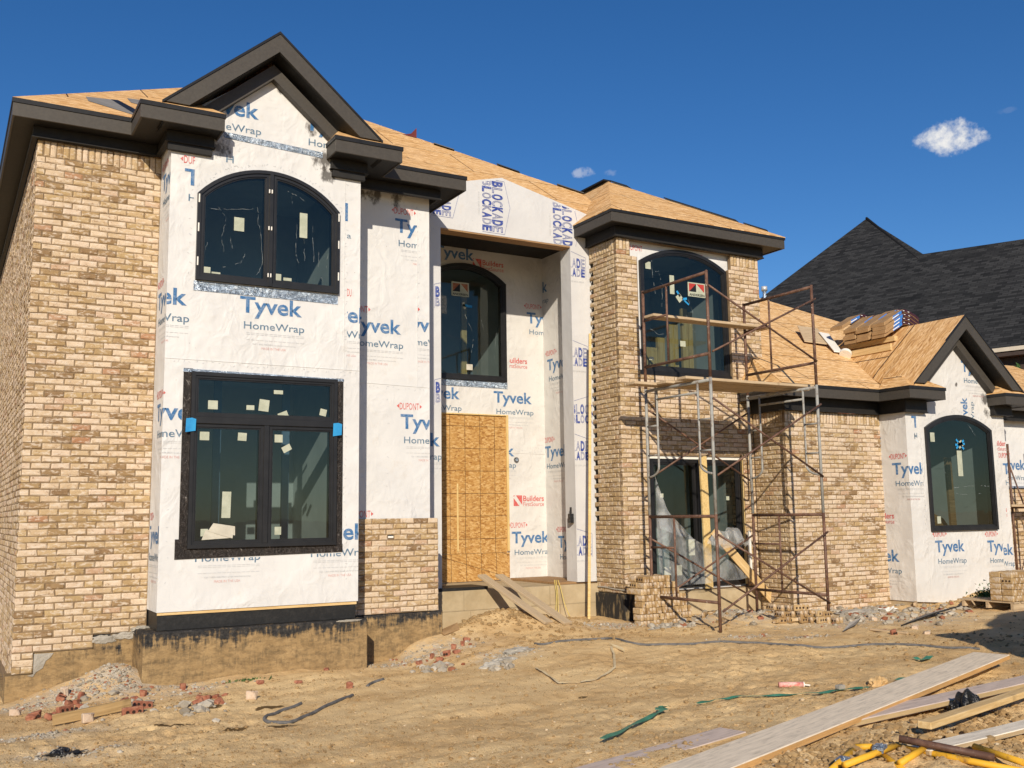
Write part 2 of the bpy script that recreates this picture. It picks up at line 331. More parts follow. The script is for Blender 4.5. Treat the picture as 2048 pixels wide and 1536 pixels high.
# foundation: black tar showing at the top, splashed with dry mud lower down
def m_found():
    m = NT('tarred_concrete_muddy', .9, .2); v = m.coord(); s = m.n('SeparateXYZ'); c = m.n('TexCoord'); m.l(c.outputs['Object'], s.inputs[0])
    st = m.noise(m.coord((9, 9, 1.3)), 2.3, 6, .7); bn = m.noise(m.coord((1, 1, 3.5)), 2.6, 5, .65)
    h = m.math('ADD', m.math('MULTIPLY', m.math('SUBTRACT', s.outputs[2], -1.53), 3.0), m.math('ADD', m.math('MULTIPLY', m.math('SUBTRACT', st, .5), 2.2), m.math('MULTIPLY', m.math('SUBTRACT', bn, .5), 2.0)))
    mud = m.mix(m.ramp(m.noise(m.coord((2, 2, 4)), 4, 6, .72), [(.44, 0), (.64, .7)]), m.ramp(m.noise(v, 5, 5, .65), [(.3, (.27, .18, .085)), (.7, (.40, .275, .135))]), (.14, .095, .05))
    tar = m.ramp(m.noise(v, 20, 5, .7), [(.4, (.020, .020, .021)), (.62, (.05, .047, .044)), (.72, (.22, .20, .17))])
    m.col(m.mix(m.ramp(h, [(.12, 0), (.5, 1)]), m.mix(m.ramp(m.math('ADD', m.math('MULTIPLY', m.noise(m.coord((13, 13, 2.6)), 2.4, 6, .75), .5), m.math('MULTIPLY', m.noise(m.coord((1, 1, 3)), 3.2, 6, .7), .5)), [(.50, 0), (.60, .62)]), mud, (.10, .075, .045)), tar)); m.bump(m.noise(m.coord((1, 1, 2.2)), 9, 6, .7), .8, .02); return m.mat
FOUND = m_found()
TAR = m_noise('black_tar_board', (.012, .012, .012), (.024, .023, .022), 16, .55, .5, 30, .4, lo=.45, hi=.75)
TARM = m_noise('tar_with_mud', (.03, .028, .026), (.34, .25, .13), 5, .9, .7, 22, .2, stretch=(3, 3, .8), lo=.5, hi=.72)
CONC = m_noise('tan_concrete', (.36, .28, .165), (.48, .39, .25), 2.5, .9, .5, 30)
CONCG = m_noise('grey_mortar', (.29, .265, .22), (.42, .39, .335), 5, .95, .8, 30, bd=.02)
def m_glass(name, tint=(.50, .56, .55), refl=.022, rough=.02, tc=(.84, .88, .76)):
    m = NT(name); t = m.t; t.nodes.remove(m.b); out = t.nodes['Material Output']
    tr = m.n('BsdfTransparent'); tr.inputs[0].default_value = (*tint, 1); gl = m.n('BsdfGlossy'); gl.inputs['Roughness'].default_value = rough; gl.inputs[0].default_value = (*tc, 1)
    fr = m.n('Fresnel'); fr.inputs[0].default_value = 1.52; f = m.math('ADD', m.math('MULTIPLY', fr.outputs[0], .95), refl)
    bp = m.n('Bump'); bp.inputs['Strength'].default_value = .06; bp.inputs['Distance'].default_value = .02; m.l(m.noise(m.coord(), 2.2, 2, .5), bp.inputs['Height']); m.l(bp.outputs[0], gl.inputs['Normal'])
    mx = m.n('MixShader'); m.l(f, mx.inputs[0]); m.l(tr.outputs[0], mx.inputs[1]); m.l(gl.outputs[0], mx.inputs[2]); m.l(mx.outputs[0], out.inputs[0]); return m.mat
GLASS = m_glass('window_glass')
ROOM = m_noise('dim_room', (.42, .46, .47), (.50, .54, .55), 2, .9, .1, 10)
STICK = m_noise('pale_sticker', (.36, .38, .29), (.45, .47, .37), 9, .7, .1, 30)
STICKC = m_noise('cream_label', (.46, .43, .35), (.56, .53, .44), 9, .7, .1, 30)
TEAL = m_noise('blue_tape', (.02, .22, .50), (.03, .30, .60), 9, .6, .3, 30)
SMEAR = m_noise('dried_residue', (.16, .19, .20), (.34, .37, .37), 30, .8, .2, 60)
def m_foil():
    m = NT('foil_flashing_tape', .32, .5, .75); v = m.coord(); n = m.noise(v, 14, 6, .7, 1.5); m.col(m.ramp(n, [(.3, (.10, .13, .18)), (.5, (.34, .42, .52)), (.65, (.66, .72, .78))])); m.bump(n, 1, .03); return m.mat
FOIL = m_foil()
def m_foild():
    m = NT('dark_butyl_tape', .35, .5, .3); v = m.coord((1, 1, .6)); n = m.noise(v, 16, 6, .75, 2); m.col(m.ramp(n, [(.4, (.018, .015, .013)), (.6, (.05, .04, .035)), (.68, (.35, .33, .30))])); m.bump(n, 1, .03); return m.mat
FOILD = m_foild()
def m_tube(name, paint, rust, amt, dirt=(.50, .44, .36)):
    m = NT(name, .6, .4); v = m.coord(); n = m.noise(v, 6, 6, .7); c = m.mix(m.ramp(n, [(amt - .08, 0), (amt + .08, 1)]), rust, paint)
    c = m.mix(m.ramp(m.noise(v, 31, 4, .7), [(.62, 0), (.7, .9)]), c, dirt); m.col(c); m.bump(n, .5, .004); return m.mat
T_RUST = m_tube('rusty_scaffold_tube', (.16, .085, .055), (.085, .042, .028), .5); T_GREY = m_tube('grey_scaffold_tube', (.30, .30, .28), (.16, .12, .09), .42); T_YEL = m_tube('yellow_scaffold_tube', (.70, .38, .025), (.14, .06, .03), .38, (.45, .32, .16))
BLACKPL = m_noise('black_plastic', (.008, .008, .009), (.014, .014, .015), 10, .28, .8, 14, .5, bd=.05)
HOSEM = m_noise('grey_hose', (.085, .085, .085), (.16, .155, .15), 14, .7, .2, 40)
GREENST = m_noise('green_strap', (.03, .16, .10), (.07, .26, .17), 8, .5, .3, 20)
BEIGEST = m_noise('beige_strap', (.58, .45, .25), (.66, .54, .34), 8, .6, .2, 20)
REDTUBE = m_noise('red_label', (.60, .16, .13), (.74, .50, .44), 26, .5, .1, 30); WHITEPL = m_noise('white_plastic', (.70, .68, .62), (.78, .76, .70), 6, .5, .1, 20)
REDBRICK = m_noise('red_brick_piece', (.20, .055, .03), (.42, .20, .12), 16, .9, .6, 50, lo=.3, hi=.75)
CARD = m_noise('kraft_paper', (.29, .175, .08), (.37, .235, .115), 5, .7, .3, 12, bd=.02)
L_BLUE = m_noise('label_blue', (.03, .15, .48), (.04, .19, .55), 10, .5, .1, 30); L_MAROON = m_noise('label_maroon', (.035, .010, .016), (.06, .018, .026), 10, .5, .1, 30); L_WHITE = m_noise('label_white', (.72, .72, .70), (.78, .78, .76), 10, .5, .1, 30)
DARKHOLE = m_noise('core_hole', (.03, .015, .01), (.05, .025, .015), 10, .9, .1, 30)
def m_ground():
    m = NT('bare_dirt', .95, .12); v = m.coord(); n0 = m.noise(v, .8, 4, .6); n1 = m.noise(v, 3.2, 6, .7); n2 = m.noise(v, 24, 5, .7)
    c = m.ramp(n1, [(.25, (.49, .31, .135)), (.5, (.64, .43, .205)), (.78, (.74, .54, .285))])
    c = m.mix(m.ramp(n0, [(.38, 0), (.66, .75)]), c, (.83, .61, .32))
    c = m.mix(m.ramp(n2, [(.58, 0), (.8, .4)]), c, (.84, .66, .40)); c = m.mix(m.ramp(n2, [(.22, .5), (.38, 0)]), c, (.46, .28, .115))
    g = m.attr('grey'); gc = m.ramp(m.noise(v, 18, 5, .7), [(.3, (.44, .385, .30)), (.7, (.60, .54, .44))]); gm = m.math('MULTIPLY', g, m.ramp(m.noise(v, 5, 5, .7), [(.36, .0), (.58, 1)])); c = m.mix(gm, c, gc)
    wet = m.attr('wet'); wm = m.ramp(m.math('ADD', wet, m.math('MULTIPLY', m.math('SUBTRACT', m.noise(v, 7, 4, .6), .5), .5)), [(.34, 0), (.42, 1)]); c = m.mix(wm, c, (.13, .08, .032))
    m.col(c); h = m.math('ADD', n2, m.math('MULTIPLY', m.noise(v, 75, 4, .7), .6)); m.bump(h, .8, .024); return m.mat
DIRT = m_ground()

# ------------------------------------------------------------------ lettering
_TC = {}
def text_geo(txt, bold=0.0, outline=0.0):
    k = (txt, bold, outline)
    if k in _TC: return _TC[k]
    c = bpy.data.curves.new('t', 'FONT'); c.body = txt; c.size = 1; c.resolution_u = 3; c.offset = bold
    if outline: c.fill_mode = 'NONE'; c.bevel_depth = outline; c.bevel_resolution = 0; c.offset = 0
    o = bpy.data.objects.new('t', c); me = bpy.data.meshes.new_from_object(o)
    v = np.array([x.co[:2] for x in me.vertices]); f = [tuple(p.vertices) for p in me.polygons]
    if outline:
        z = np.array([x.co[2] for x in me.vertices]); f = [q for q in f if min(z[list(q)]) > -1e-5]
    _TC[k] = (v, f); bpy.data.objects.remove(o); bpy.data.curves.remove(c); bpy.data.meshes.remove(me)
    return _TC[k]
def put_text(mb, txt, m, f3, t, x0, x1, z0, z1, clip=(), bold=0.0, outline=0.0, rot=0, flipz=False):
    """fit txt into the box (x0..x1, z0..z1) of a wall plane; z0 = baseline, z1 = cap height"""
    v, f = text_geo(txt, bold, outline)
    lo = v.min(0); hi = v.max(0); cap = .729
    if rot == 0:
        X = x0 + (v[:, 0] - lo[0]) / (hi[0] - lo[0]) * (x1 - x0); Z = z0 + v[:, 1] / cap * (z1 - z0)
        if flipz: Z = z0 + z1 - Z
    else:            # reads downwards (rot=1) or upwards (rot=-1)
        a = (v[:, 0] - lo[0]) / (hi[0] - lo[0]); b = v[:, 1] / cap
        if rot == 1: Z = z1 + (z0 - z1) * a; X = x0 + b * (x1 - x0)
        else: Z = z0 + (z1 - z0) * a; X = x1 - b * (x1 - x0)
    put_poly(mb, list(zip(X, Z)), f, m, f3, t, clip)
def put_poly(mb, pts, faces, m, f3, t, clip=()):
    for fc in faces:
        poly = [pts[i] for i in fc]
        for (a, b, c) in clip:                # keep a*x + b*z >= c
            out = []
            for i in range(len(poly)):
                p, q = poly[i - 1], poly[i]; dp = a * p[0] + b * p[1] - c; dq = a * q[0] + b * q[1] - c
                if (dp >= 0) != (dq >= 0):
                    s = dp / (dp - dq); out.append((p[0] + (q[0] - p[0]) * s, p[1] + (q[1] - p[1]) * s))
                if dq >= 0: out.append(q)
            poly = out
            if len(poly) < 3: break
        if len(poly) >= 3: mb.face([f3(p[0], p[1], t) for p in poly], m)
def rect(mb, x0, x1, z0, z1, m, f3, t, clip=()): put_poly(mb, [(x0, z0), (x1, z0), (x1, z1), (x0, z1)], [(0, 1, 2, 3)], m, f3, t, clip)
def XR(a, b): return ((1, 0, a), (-1, 0, -b))
def ZR(a, b): return ((0, 1, a), (0, -1, -b))
def logo(mb, f3, t, x, z, clip=(), fine=True, dp=True):
    """the house-wrap print: small red maker's mark, big blue word, slate word, fine print"""
    if dp:
        put_text(mb, 'DUPONT', 3, f3, t, x - .015, x + .295, z + .062, z + .165, clip, .0)
        for s, xx in ((1, x - .06), (-1, x + .34)): put_poly(mb, [(xx, z + .112), (xx + s * .035, z + .082), (xx + s * .035, z + .142)], [(0, 1, 2)], 3, f3, t, clip)
    put_text(mb, 'Tyvek', 1, f3, t, x, x + .82, z - .215, z, clip, .022)
    put_text(mb, 'HomeWrap', 2, f3, t, x + .055, x + .855, z - .43, z - .33, clip, .006)
    if fine:
        for dz, a, b, hh in ((-.482, .09, .86, .004), (-.502, .09, .86, .004), (-.572, .09, .86, .004)):
            n = 13; w = (b - a) / n
            for i in range(n): rect(mb, x + a + i * w, x + a + (i + .82) * w, z + dz - hh / 2, z + dz + hh / 2, 4, f3, t, clip)
        put_text(mb, 'Call 1-800-448-9835 tyvek.com/homewrap', 4, f3, t, x + .17, x + .74, z - .632, z - .613, clip)
        put_text(mb, 'MADE IN THE USA', 6, f3, t, x + .29, x + .61, z - .69, z - .658, clip)
def builders(mb, f3, t, x, z, clip=(), icon=True, s=1.0):
    """x, z: left end and baseline of the upper word"""
    if icon:
        a, b = x - .205 * s, x - .022 * s; lo, hi = z - .09 * s, z + .105 * s
        put_poly(mb, [(a, lo), (b - .06 * s, lo), (a, hi - .05 * s)], [(0, 1, 2)], 3, f3, t, clip); put_poly(mb, [(a + .05 * s, hi), (b, lo + .02 * s), (b, hi)], [(0, 1, 2)], 3, f3, t, clip)
        put_poly(mb, [(a, hi), (a + .03 * s, hi), (a, hi - .03 * s)], [(0, 1, 2)], 3, f3, t, clip)
    put_text(mb, 'Builders', 3, f3, t, x, x + .45 * s, z, z + .105 * s, clip, .015)
    put_text(mb, 'FirstSource', 3, f3, t, x, x + .45 * s, z - .092 * s, z - .015 * s, clip)
def stroke(mb, p, q, w, m, f3, t, clip=()):
    d = np.array(q, float) - np.array(p, float); n = np.array((-d[1], d[0])) / (np.linalg.norm(d) + 1e-9) * w / 2
    put_poly(mb, [tuple(p - n), tuple(q - n), tuple(q + n), tuple(p + n)], [(0, 1, 2, 3)], m, f3, t, clip)
def blockade(mb, f3, t, x, z, clip=(), rot=0, k=1.0):
    """two stacked rows of the word under a house-shaped outline; letters solid and outlined in turn"""
    Wd, H1, Hb = .74 * k, .165 * k, .14 * k
    for i, ch in enumerate('BLOCKADE'):
        for row in (0, 1):
            a = .02 + i * (Wd / 8); b = a + Wd / 8 * .88
            sl = .035 * (1 - i / 7.0)
            z0, z1 = (0.0 - sl * 0, H1 - .05 * abs(i - 3.5) / 3.5 * 0 ) if row == 0 else (-.02 - Hb, -.02)
            solid = (i + row) % 2 == 0
            if rot == 0:
                put_text(mb, ch, 5, f3, t, x + a, x + b, z + z0, z + z1, clip, .05 if solid else 0, 0 if solid else .02)
            else:
                put_text(mb, ch, 5, f3, t, x + z0, x + z1, z - b, z - a, clip, .05 if solid else 0, 0 if solid else .02, 1)
    pts = [(0, -.2), (0, H1 + .03), (Wd / 2, H1 + .14), (Wd + .03, H1 + .03), (Wd + .03, -.2)]
    if rot: pts = [(q, -p) for p, q in pts]
    for p, q in zip(pts, pts[1:]): stroke(mb, (x + p[0], z + p[1]), (x + q[0], z + q[1]), .005, 5, f3, t, clip)
    if rot == 0: put_text(mb, 'ICC-ES ESR-2955', 4, f3, t, x + .35, x + .72, z - .27, z - .245, clip)
    else: put_text(mb, 'CCES ESR-2955', 4, f3, t, x - .275, x - .25, z - .65, z - .25, clip, rot=1)
def fy(y): return lambda x, z, t: (x, y + t, z)          # wall facing the street: x, z
def fx(x): return lambda u, z, t: (x + t, -u, z)         # wall facing left: u = -y
EPS = -.004

# ------------------------------------------------------------------ the house
house = thing('unfinished_house', 'unfinished two storey house, cream brick partly laid over printed white house wrap, bare OSB roof', 'house', (9, 13.2, -1.7))
BP, BL, BD = .0794, .215, .09
def bricks(mb, f3, u0, u1, z0, z1, holes=None, soldier=False, par0=(0, 0), par1=(0, 0), rnd=None, seed=0, dz=0, gap=None, k0=0):
    """courses of separate tumbled bricks on a wall plane; f3(u, z, t) with t inwards; par0/par1: inset of the ends on even/odd courses"""
    rg = random.Random(seed); J = .0115
    top = z1 - (.205 if soldier else 0)
    n = max(1, round((top - z0) / BP)); p = (top - z0) / n
    def one(a, b, c, d, tone=None):
        r = rg.random() if rnd is None else rnd(rg)
        j = lambda s=.0055: rg.uniform(-s, s)
        e = .009; t0 = rg.uniform(-.003, .003); ch = rg.random() < .25
        o = [(a + j(), c + j()), (b + j(), c + j()), (b + j(), d + j()), (a + j(), d + j())]
        ci = [(a + e + abs(j(.008)), c + e + abs(j(.006))), (b - e - abs(j(.008)), c + e + abs(j(.006))), (b - e - abs(j(.008)), d - e - abs(j(.006))), (a + e + abs(j(.008)), d - e - abs(j(.006)))]
        if ch: k = rg.randrange(4); ci[k] = (ci[k][0] + (.018 if k in (0, 3) else -.018), ci[k][1] + (.012 if k < 2 else -.012))
        V = [f3(x, z, .0085) for x, z in o] + [f3(x, z, t0) for x, z in ci] + [f3(x, z, BD) for x, z in ((a, c), (b, c), (b, d), (a, d))]
        k = len(mb.v); mb.v.extend(V)
        for q in ((4, 5, 6, 7), (0, 1, 5, 4), (1, 2, 6, 5), (2, 3, 7, 6), (3, 0, 4, 7), (8, 9, 1, 0), (9, 10, 2, 1), (10, 11, 3, 2), (11, 8, 0, 3)):
            mb.f.append(tuple(k + i for i in q)); mb.m.append(0); mb.a.append(r)
    def spans(c, d, a0, b0):
        iv = [(a0, b0)]
        for h in (holes or ()):
            hu0, hu1 = h(c, d) or (None, None)
            if hu0 is None: continue
            nx = []
            for a, b in iv:
                if hu1 <= a or hu0 >= b: nx.append((a, b)); continue
                if hu0 > a: nx.append((a, hu0))
                if hu1 < b: nx.append((hu1, b))
            iv = nx
        return iv
    for k in range(n):
        c = z0 + k * p; d = c + p; pk = (k + k0) % 2; off = BL / 2 if pk else 0
        for a, b in spans(c, d, u0 + par0[pk], u1 - par1[pk]):
            i = math.floor((a - u0 - off) / BL) - 1
            cuts = [a] + [q for q in (u0 + off + (i + m) * BL for m in range(int((b - a) / BL) + 5)) if a + .035 < q < b - .035] + [b]
            for q, w in zip(cuts, cuts[1:]):
                if w - q > .016: one(q + J / 2, w - J / 2, c + J / 2, d - J / 2)
    if soldier:
        for a, b in spans(top, z1, u0 + par0[0], u1 - par1[0]):
            m = max(1, round((b - a) / .0735)); w = (b - a) / m
            for i in range(m): one(a + i * w + J / 2, a + (i + 1) * w - J / 2, top + J / 2, z1 - .004)
def hole(a, b, c, d): return lambda z0, z1: (a, b) if (z0 + z1) / 2 > c and (z0 + z1) / 2 < d else None
def mortar(mb, f3, u0, u1, z0, z1, holes=()):
    """recessed bed behind the bricks"""
    mb.prism([(u0, z0), (u1, z0), (u1, z1), (u0, z1)], f3, .011, .075, 1, holes=holes)
# --- left block: front panel beside the bay and the long side wall
ZT = 4.73
mb = MB(); f = fy(13.24)
bricks(mb, f, .86, 2.345, -1.357, ZT, soldier=True, seed=1, par0=(0, .1))
bricks(mb, f, .86, 1.735, -1.516, -1.357, seed=2, par0=(0, .1)); bricks(mb, f, .86, 1.09, -1.7545, -1.516, seed=3, par0=(0, .1), k0=1)
mb.prism([(.865, -1.757), (1.088, -1.757), (1.088, -1.52), (1.733, -1.52), (1.733, -1.357), (2.345, -1.357), (2.345, ZT), (.865, ZT)], f, .011, .075, 1)
mb.build('front_brick_panel', [BRICK, MORTAR], house, fix=False)
mb = MB(); f = fx(.86)
bricks(mb, f, -24, -13.24, -1.834, ZT, soldier=True, seed=4, par1=(.1, 0))
mb.prism([(-24, -2.0), (-13.26, -2.0), (-13.26, ZT), (-24, ZT)], f, .011, .075, 1)
mb.build('side_brick_wall', [BRICK, MORTAR], house, fix=False)
# --- low brick panel right of the bay
mb = MB(); f = fy(13.24)
bricks(mb, f, 4.9, 6.36, -1.335, -.012, seed=5, holes=[lambda c, d: (5.565, 5.665) if c < -.262 < d else None])
mb.prism([(4.9, -1.335), (6.352, -1.335), (6.352, -.02), (4.9, -.02)], f, .011, .085, 1, holes=[[(5.57, -.296), (5.66, -.296), (5.66, -.232), (5.57, -.232)]])
mb.build('low_brick_panel', [BRICK, MORTAR], house, fix=False)
mb = MB(); mb.box(5.575, 5.655, 13.25, 13.29, -.29, -.262); mb.build('weep_vent', WHITEPL, house)

def topf(x0, x1, zs, zt):
    """arch through both springing points and the crown: returns z(x, inset)"""
    a = (x1 - x0) / 2; h = zt - zs; Rr = (a * a + h * h) / (2 * h); cx = (x0 + x1) / 2; cz = zt - Rr
    return lambda x, d=0: cz + math.sqrt(max((Rr - d) ** 2 - (x - cx) ** 2, 1e-6))
def flat(zt): return lambda x, d=0: zt - d
def outl(xa, xb, zb, tf, d, n=22):
    xa, xb, zb = xa + d, xb - d, zb + d
    return [(xa, zb), (xb, zb)] + [(xb + (xa - xb) * i / n, tf(xb + (xa - xb) * i / n, d)) for i in range(n + 1)]
def ring(mb, xa, xb, zb, tf, d0, d1, y0, y1, m=0):
    o = outl(xa, xb, zb, tf, d0); i = outl(xa, xb, zb, tf, d1); n = len(o)
    for k in range(n):
        q = (k + 1) % n
        P = lambda L_, j, y: (L_[j][0], y, L_[j][1])
        mb.face((P(o, k, y0), P(o, q, y0), P(i, q, y0), P(i, k, y0)), m); mb.face((P(o, k, y0), P(o, k, y1), P(o, q, y1), P(o, q, y0)), m); mb.face((P(i, k, y0), P(i, q, y0), P(i, q, y1), P(i, k, y1)), m)
def window(y, x0, x1, z0, tf, sashes, depth=.05, room=True, fw=.06, room_d=2.2):
    """frame ring, a ring per sash, one glass pane per sash, a dim room behind"""
    win = bpy.data.objects.new('window', None); COL.objects.link(win); win.parent = house; win.matrix_parent_inverse = world_of(house).inverted(); win.location = ((x0 + x1) / 2, y, z0); win.empty_display_size = .2
    mb = MB(); ring(mb, x0, x1, z0, tf, 0, fw, y - depth, y + .09)
    for (a, b, c, t2) in sashes: ring(mb, a, b, c, t2, 0, .045, y - depth + .018, y + .08); ring(mb, a, b, c, t2, .045, .062, y - depth + .032, y + .08)
    mb.build('window_frame', FRAME, win)
    for (a, b, c, t2) in sashes:
        g = MB(); g.prism(outl(a, b, c, t2, .05), fy(y - depth + .045), 0, None, 0); g.build('glass_pane', GLASS, win, fix=False)
    if room:
        g = MB(); zt = max(tf(x) for x in np.linspace(x0, x1, 9)); g.box(x0 - .12, x1 + .12, y + .14, y + room_d, z0 - .3, zt + .12); 
        g.f.pop(2); g.m.pop(2); g.a.pop(2)
        # the street side of the room is the back of the wall, open only at the window
        g.prism([(x0 - .12, z0 - .3), (x1 + .12, z0 - .3), (x1 + .12, zt + .12), (x0 - .12, zt + .12)], fy(y + .14), 0, None, 0, holes=[outl(x0, x1, z0, tf, .0)])
        g.build('dim_room', ROOM, win, fix=False)
    return win
def sticker(win, y, x0, x1, z0, z1, mat=STICK, tilt=0.0):
    c = MB(); cx, cz = (x0 + x1) / 2, (z0 + z1) / 2; ct, st = math.cos(tilt), math.sin(tilt)
    pts = [(cx + (x - cx) * ct - (z - cz) * st, cz + (x - cx) * st + (z - cz) * ct) for x, z in ((x0, z0), (x1, z0), (x1, z1), (x0, z1))]
    c.prism(pts, fy(y), -.002, 0, 0); return c.build('sticker', mat, win)
def smears(win, y, strokes, w=.005):
    c = MB(); rg = random.Random(len(strokes))
    for st in strokes:
        pts = [np.array(st[0], float)]
        for a, b in zip(st, st[1:]):
            for k in range(1, 7): pts.append(np.array(a) + (np.array(b) - np.array(a)) * k / 6 + np.array((rg.uniform(-.008, .008), rg.uniform(-.008, .008))))
        for p, q in zip(pts, pts[1:]):
            if rg.random() < .62: stroke(c, p, q, w * rg.uniform(.2, .85), 0, fy(y), 0)
    if c.f: c.build('dried_residue', SMEAR, win, fix=False)

def staples(mb, f3, pts, seed=1, step=.085, slot=4):
    """row of staples (short dark dashes) along a polyline of a wrap"""
    rg = random.Random(seed)
    for (a, b) in zip(pts, pts[1:]):
        L_ = math.hypot(b[0] - a[0], b[1] - a[1])
        for i in range(int(L_ / step)):
            t = (i + rg.uniform(.2, .8)) * step / L_; x = a[0] + (b[0] - a[0]) * t + rg.uniform(-.02, .02); z = a[1] + (b[1] - a[1]) * t + rg.uniform(-.02, .02); an = rg.uniform(0, 3.1); l = rg.uniform(.010, .019)
            stroke(mb, (x - l * math.cos(an), z - l * math.sin(an)), (x + l * math.cos(an), z + l * math.sin(an)), .005, slot, f3, EPS)
def lap(mb, f3, a, b, th=.006):
    """edge of a lapped sheet: a shallow step"""
    stroke3 = np.array(b, float) - np.array(a, float); n = np.array((-stroke3[1], stroke3[0])) / np.linalg.norm(stroke3) * .004
    mb.prism([tuple(a - n), tuple(b - n), tuple(b + n), tuple(a + n)], f3, -th, 0, 0)
# --- bay with gable
BX0, BX1, BY = 2.345, 4.885, 12.62
w1t = topf(2.68, 4.57, 4.13, 4.56)
W1 = window(BY, 2.68, 4.57, 3.0, w1t, [(2.72, 3.605, 3.04, lambda x, d=0: w1t(x, d + .04)), (3.645, 4.53, 3.04, lambda x, d=0: w1t(x, d + .04))], fw=.045)
mb = MB(); mb.box(3.600, 3.650, BY - .062, BY - .02, 3.0, 4.535); mb.build('mullion', FRAME, W1, bevel=.004)
for xx in (2.695, 4.555):
    for zz in (3.18, 3.62, 4.0):
        mb = MB(); mb.box(xx - .008, xx + .008, BY - .058, BY - .045, zz, zz + .11); mb.build('shipping_clip', WHITEPL, W1)
for xx in (3.59, 3.625):
    for zz in (3.12, 3.75, 4.25):
        mb = MB(); mb.box(xx - .007, xx + .007, BY - .072, BY - .06, zz, zz + .05); mb.build('shipping_clip', WHITEPL, W1)
yg = BY - .012
for a in ((3.15, 3.28, 3.70, 3.88), (2.78, 2.865, 3.08, 3.18), (2.88, 2.99, 3.085, 3.125), (3.70, 3.78, 3.10, 3.19), (3.81, 3.92, 3.11, 3.15)): sticker(W1, yg, *a)
sticker(W1, yg, 4.02, 4.125, 3.72, 4.06)
smears(W1, yg, [[(2.95, 3.98), (3.05, 3.85), (3.0, 3.6), (3.03, 3.35)], [(3.1, 3.6), (3.14, 3.45)], [(2.85, 3.95), (3.1, 3.97), (3.4, 4.02)], [(3.02, 3.2), (3.25, 3.28), (3.3, 3.4)], [(3.45, 4.05), (3.46, 3.85), (3.5, 3.7)], [(3.5, 3.7), (3.53, 3.3), (3.46, 3.14)], [(2.82, 3.5), (2.76, 3.3)], [(3.85, 4.33), (4.0, 4.28), (4.1, 4.22)], [(3.98, 3.9), (3.97, 3.5), (4.02, 3.35)], [(4.2, 3.9), (4.22, 3.4)], [(4.3, 3.6), (4.28, 3.3), (4.36, 3.12)], [(4.08, 3.7), (4.1, 3.35)], [(4.42, 3.55), (4.40, 3.3)], [(3.9, 4.3), (3.92, 4.1)]], .0045)
t2 = flat(1.83)
W2 = window(BY, 2.67, 4.56, -.345, t2, [(2.70, 4.53, 1.265, flat(1.80)), (2.70, 3.59, -.315, flat(1.19)), (3.645, 4.53, -.315, flat(1.19))], fw=.045)
for xa in (3.17, 4.11):  # added bars whose blue colour stands in for reflections on the glass
    mb = MB(); mb.box(xa, xa + .10, BY + .9, BY + .95, -.6, 1.9); mb.build('reflection_strip', m_noise('blue_grey_reflection', (.16, .26, .40), (.20, .31, .46), 4), W2)
mb = MB(); mb.box(2.67, 4.56, BY - .056, BY - .015, 1.185, 1.27); mb.box(3.585, 3.65, BY - .0555, BY - .015, -.3, 1.185); mb.build('mullion', FRAME, W2, bevel=.004)
for a in ((2.88, 3.0, 1.37, 1.48), (3.36, 3.46, 1.38, 1.44), (3.71, 3.83, 1.60, 1.65), (2.79, 2.905, .98, 1.085), (3.73, 3.835, .975, 1.075)): sticker(W2, yg, *a)
sticker(W2, yg, 3.52, 3.65, 1.37, 1.52, tilt=-.1); sticker(W2, yg, 3.77, 3.9, 1.3, 1.37, tilt=.4); sticker(W2, yg, 4.33, 4.42, 1.34, 1.43, tilt=-.2); sticker(W2, yg, 3.26, 3.37, .985, 1.085, tilt=-.05); sticker(W2, yg, 3.83, 3.95, .86, .94, tilt=.5)
sticker(W2, yg, 3.08, 3.19, .02, .345, tilt=-.02); sticker(W2, yg, 3.75, 3.835, -.2, -.1); sticker(W2, yg, 2.83, 2.92, -.2, -.11)
mb = MB()
for i, (a, b, z0, z1, ti) in enumerate(((2.84, 3.22, -.235, -.12, .05), (2.92, 3.26, -.17, -.06, -.16), (3.0, 3.24, -.2, -.08, -.3))):
    c_, s_ = math.cos(ti), math.sin(ti); cx, cz = (a + b) / 2, (z0 + z1) / 2
    mb.prism([(cx + (x - cx) * c_ - (z - cz) * s_, cz + (x - cx) * s_ + (z - cz) * c_) for x, z in ((a, z0), (b, z0), (b - .02, z1), (a + .05, z1))], fy(yg - .004 - i * .004), -.002, 0)
mb.build('paper_sheet', STICKC, W2)
for xx in (2.67, 4.56):
    mb = MB(); mb.prism([(xx - .065, 1.07), (xx + .055, 1.09), (xx + .06, 1.235), (xx + .01, 1.25), (xx - .06, 1.24)], fy(BY - .063), -.003, 0); mb.build('blue_tape', TEAL, W2)
mb = MB()
for pts in ([(2.575, -.46), (2.685, -.46), (2.685, 1.87), (2.575, 1.87)], [(4.545, -.43), (4.655, -.43), (4.655, 1.85), (4.545, 1.85)]): mb.prism(pts, fy(BY), -.009, 0)
mb.prism([(2.53, -.47), (4.66, -.44), (4.66, -.335), (2.68, -.345), (2.68, -.23), (2.53, -.23)], fy(BY), -.013, 0)
mb.build('flashing_tape', FOILD, W2)
mb = MB(); mb.prism([(2.57, 1.825), (4.66, 1.815), (4.66, 1.845), (2.57, 1.865)], fy(BY), -.012, 0); mb.build('flashing_tape', FOIL, W2)
mb = MB(); mb.prism([(2.665, 2.865), (4.565, 2.86), (4.565, 2.985), (2.665, 2.99)], fy(BY), -.008, 0); mb.build('flashing_tape', FOIL, W1)
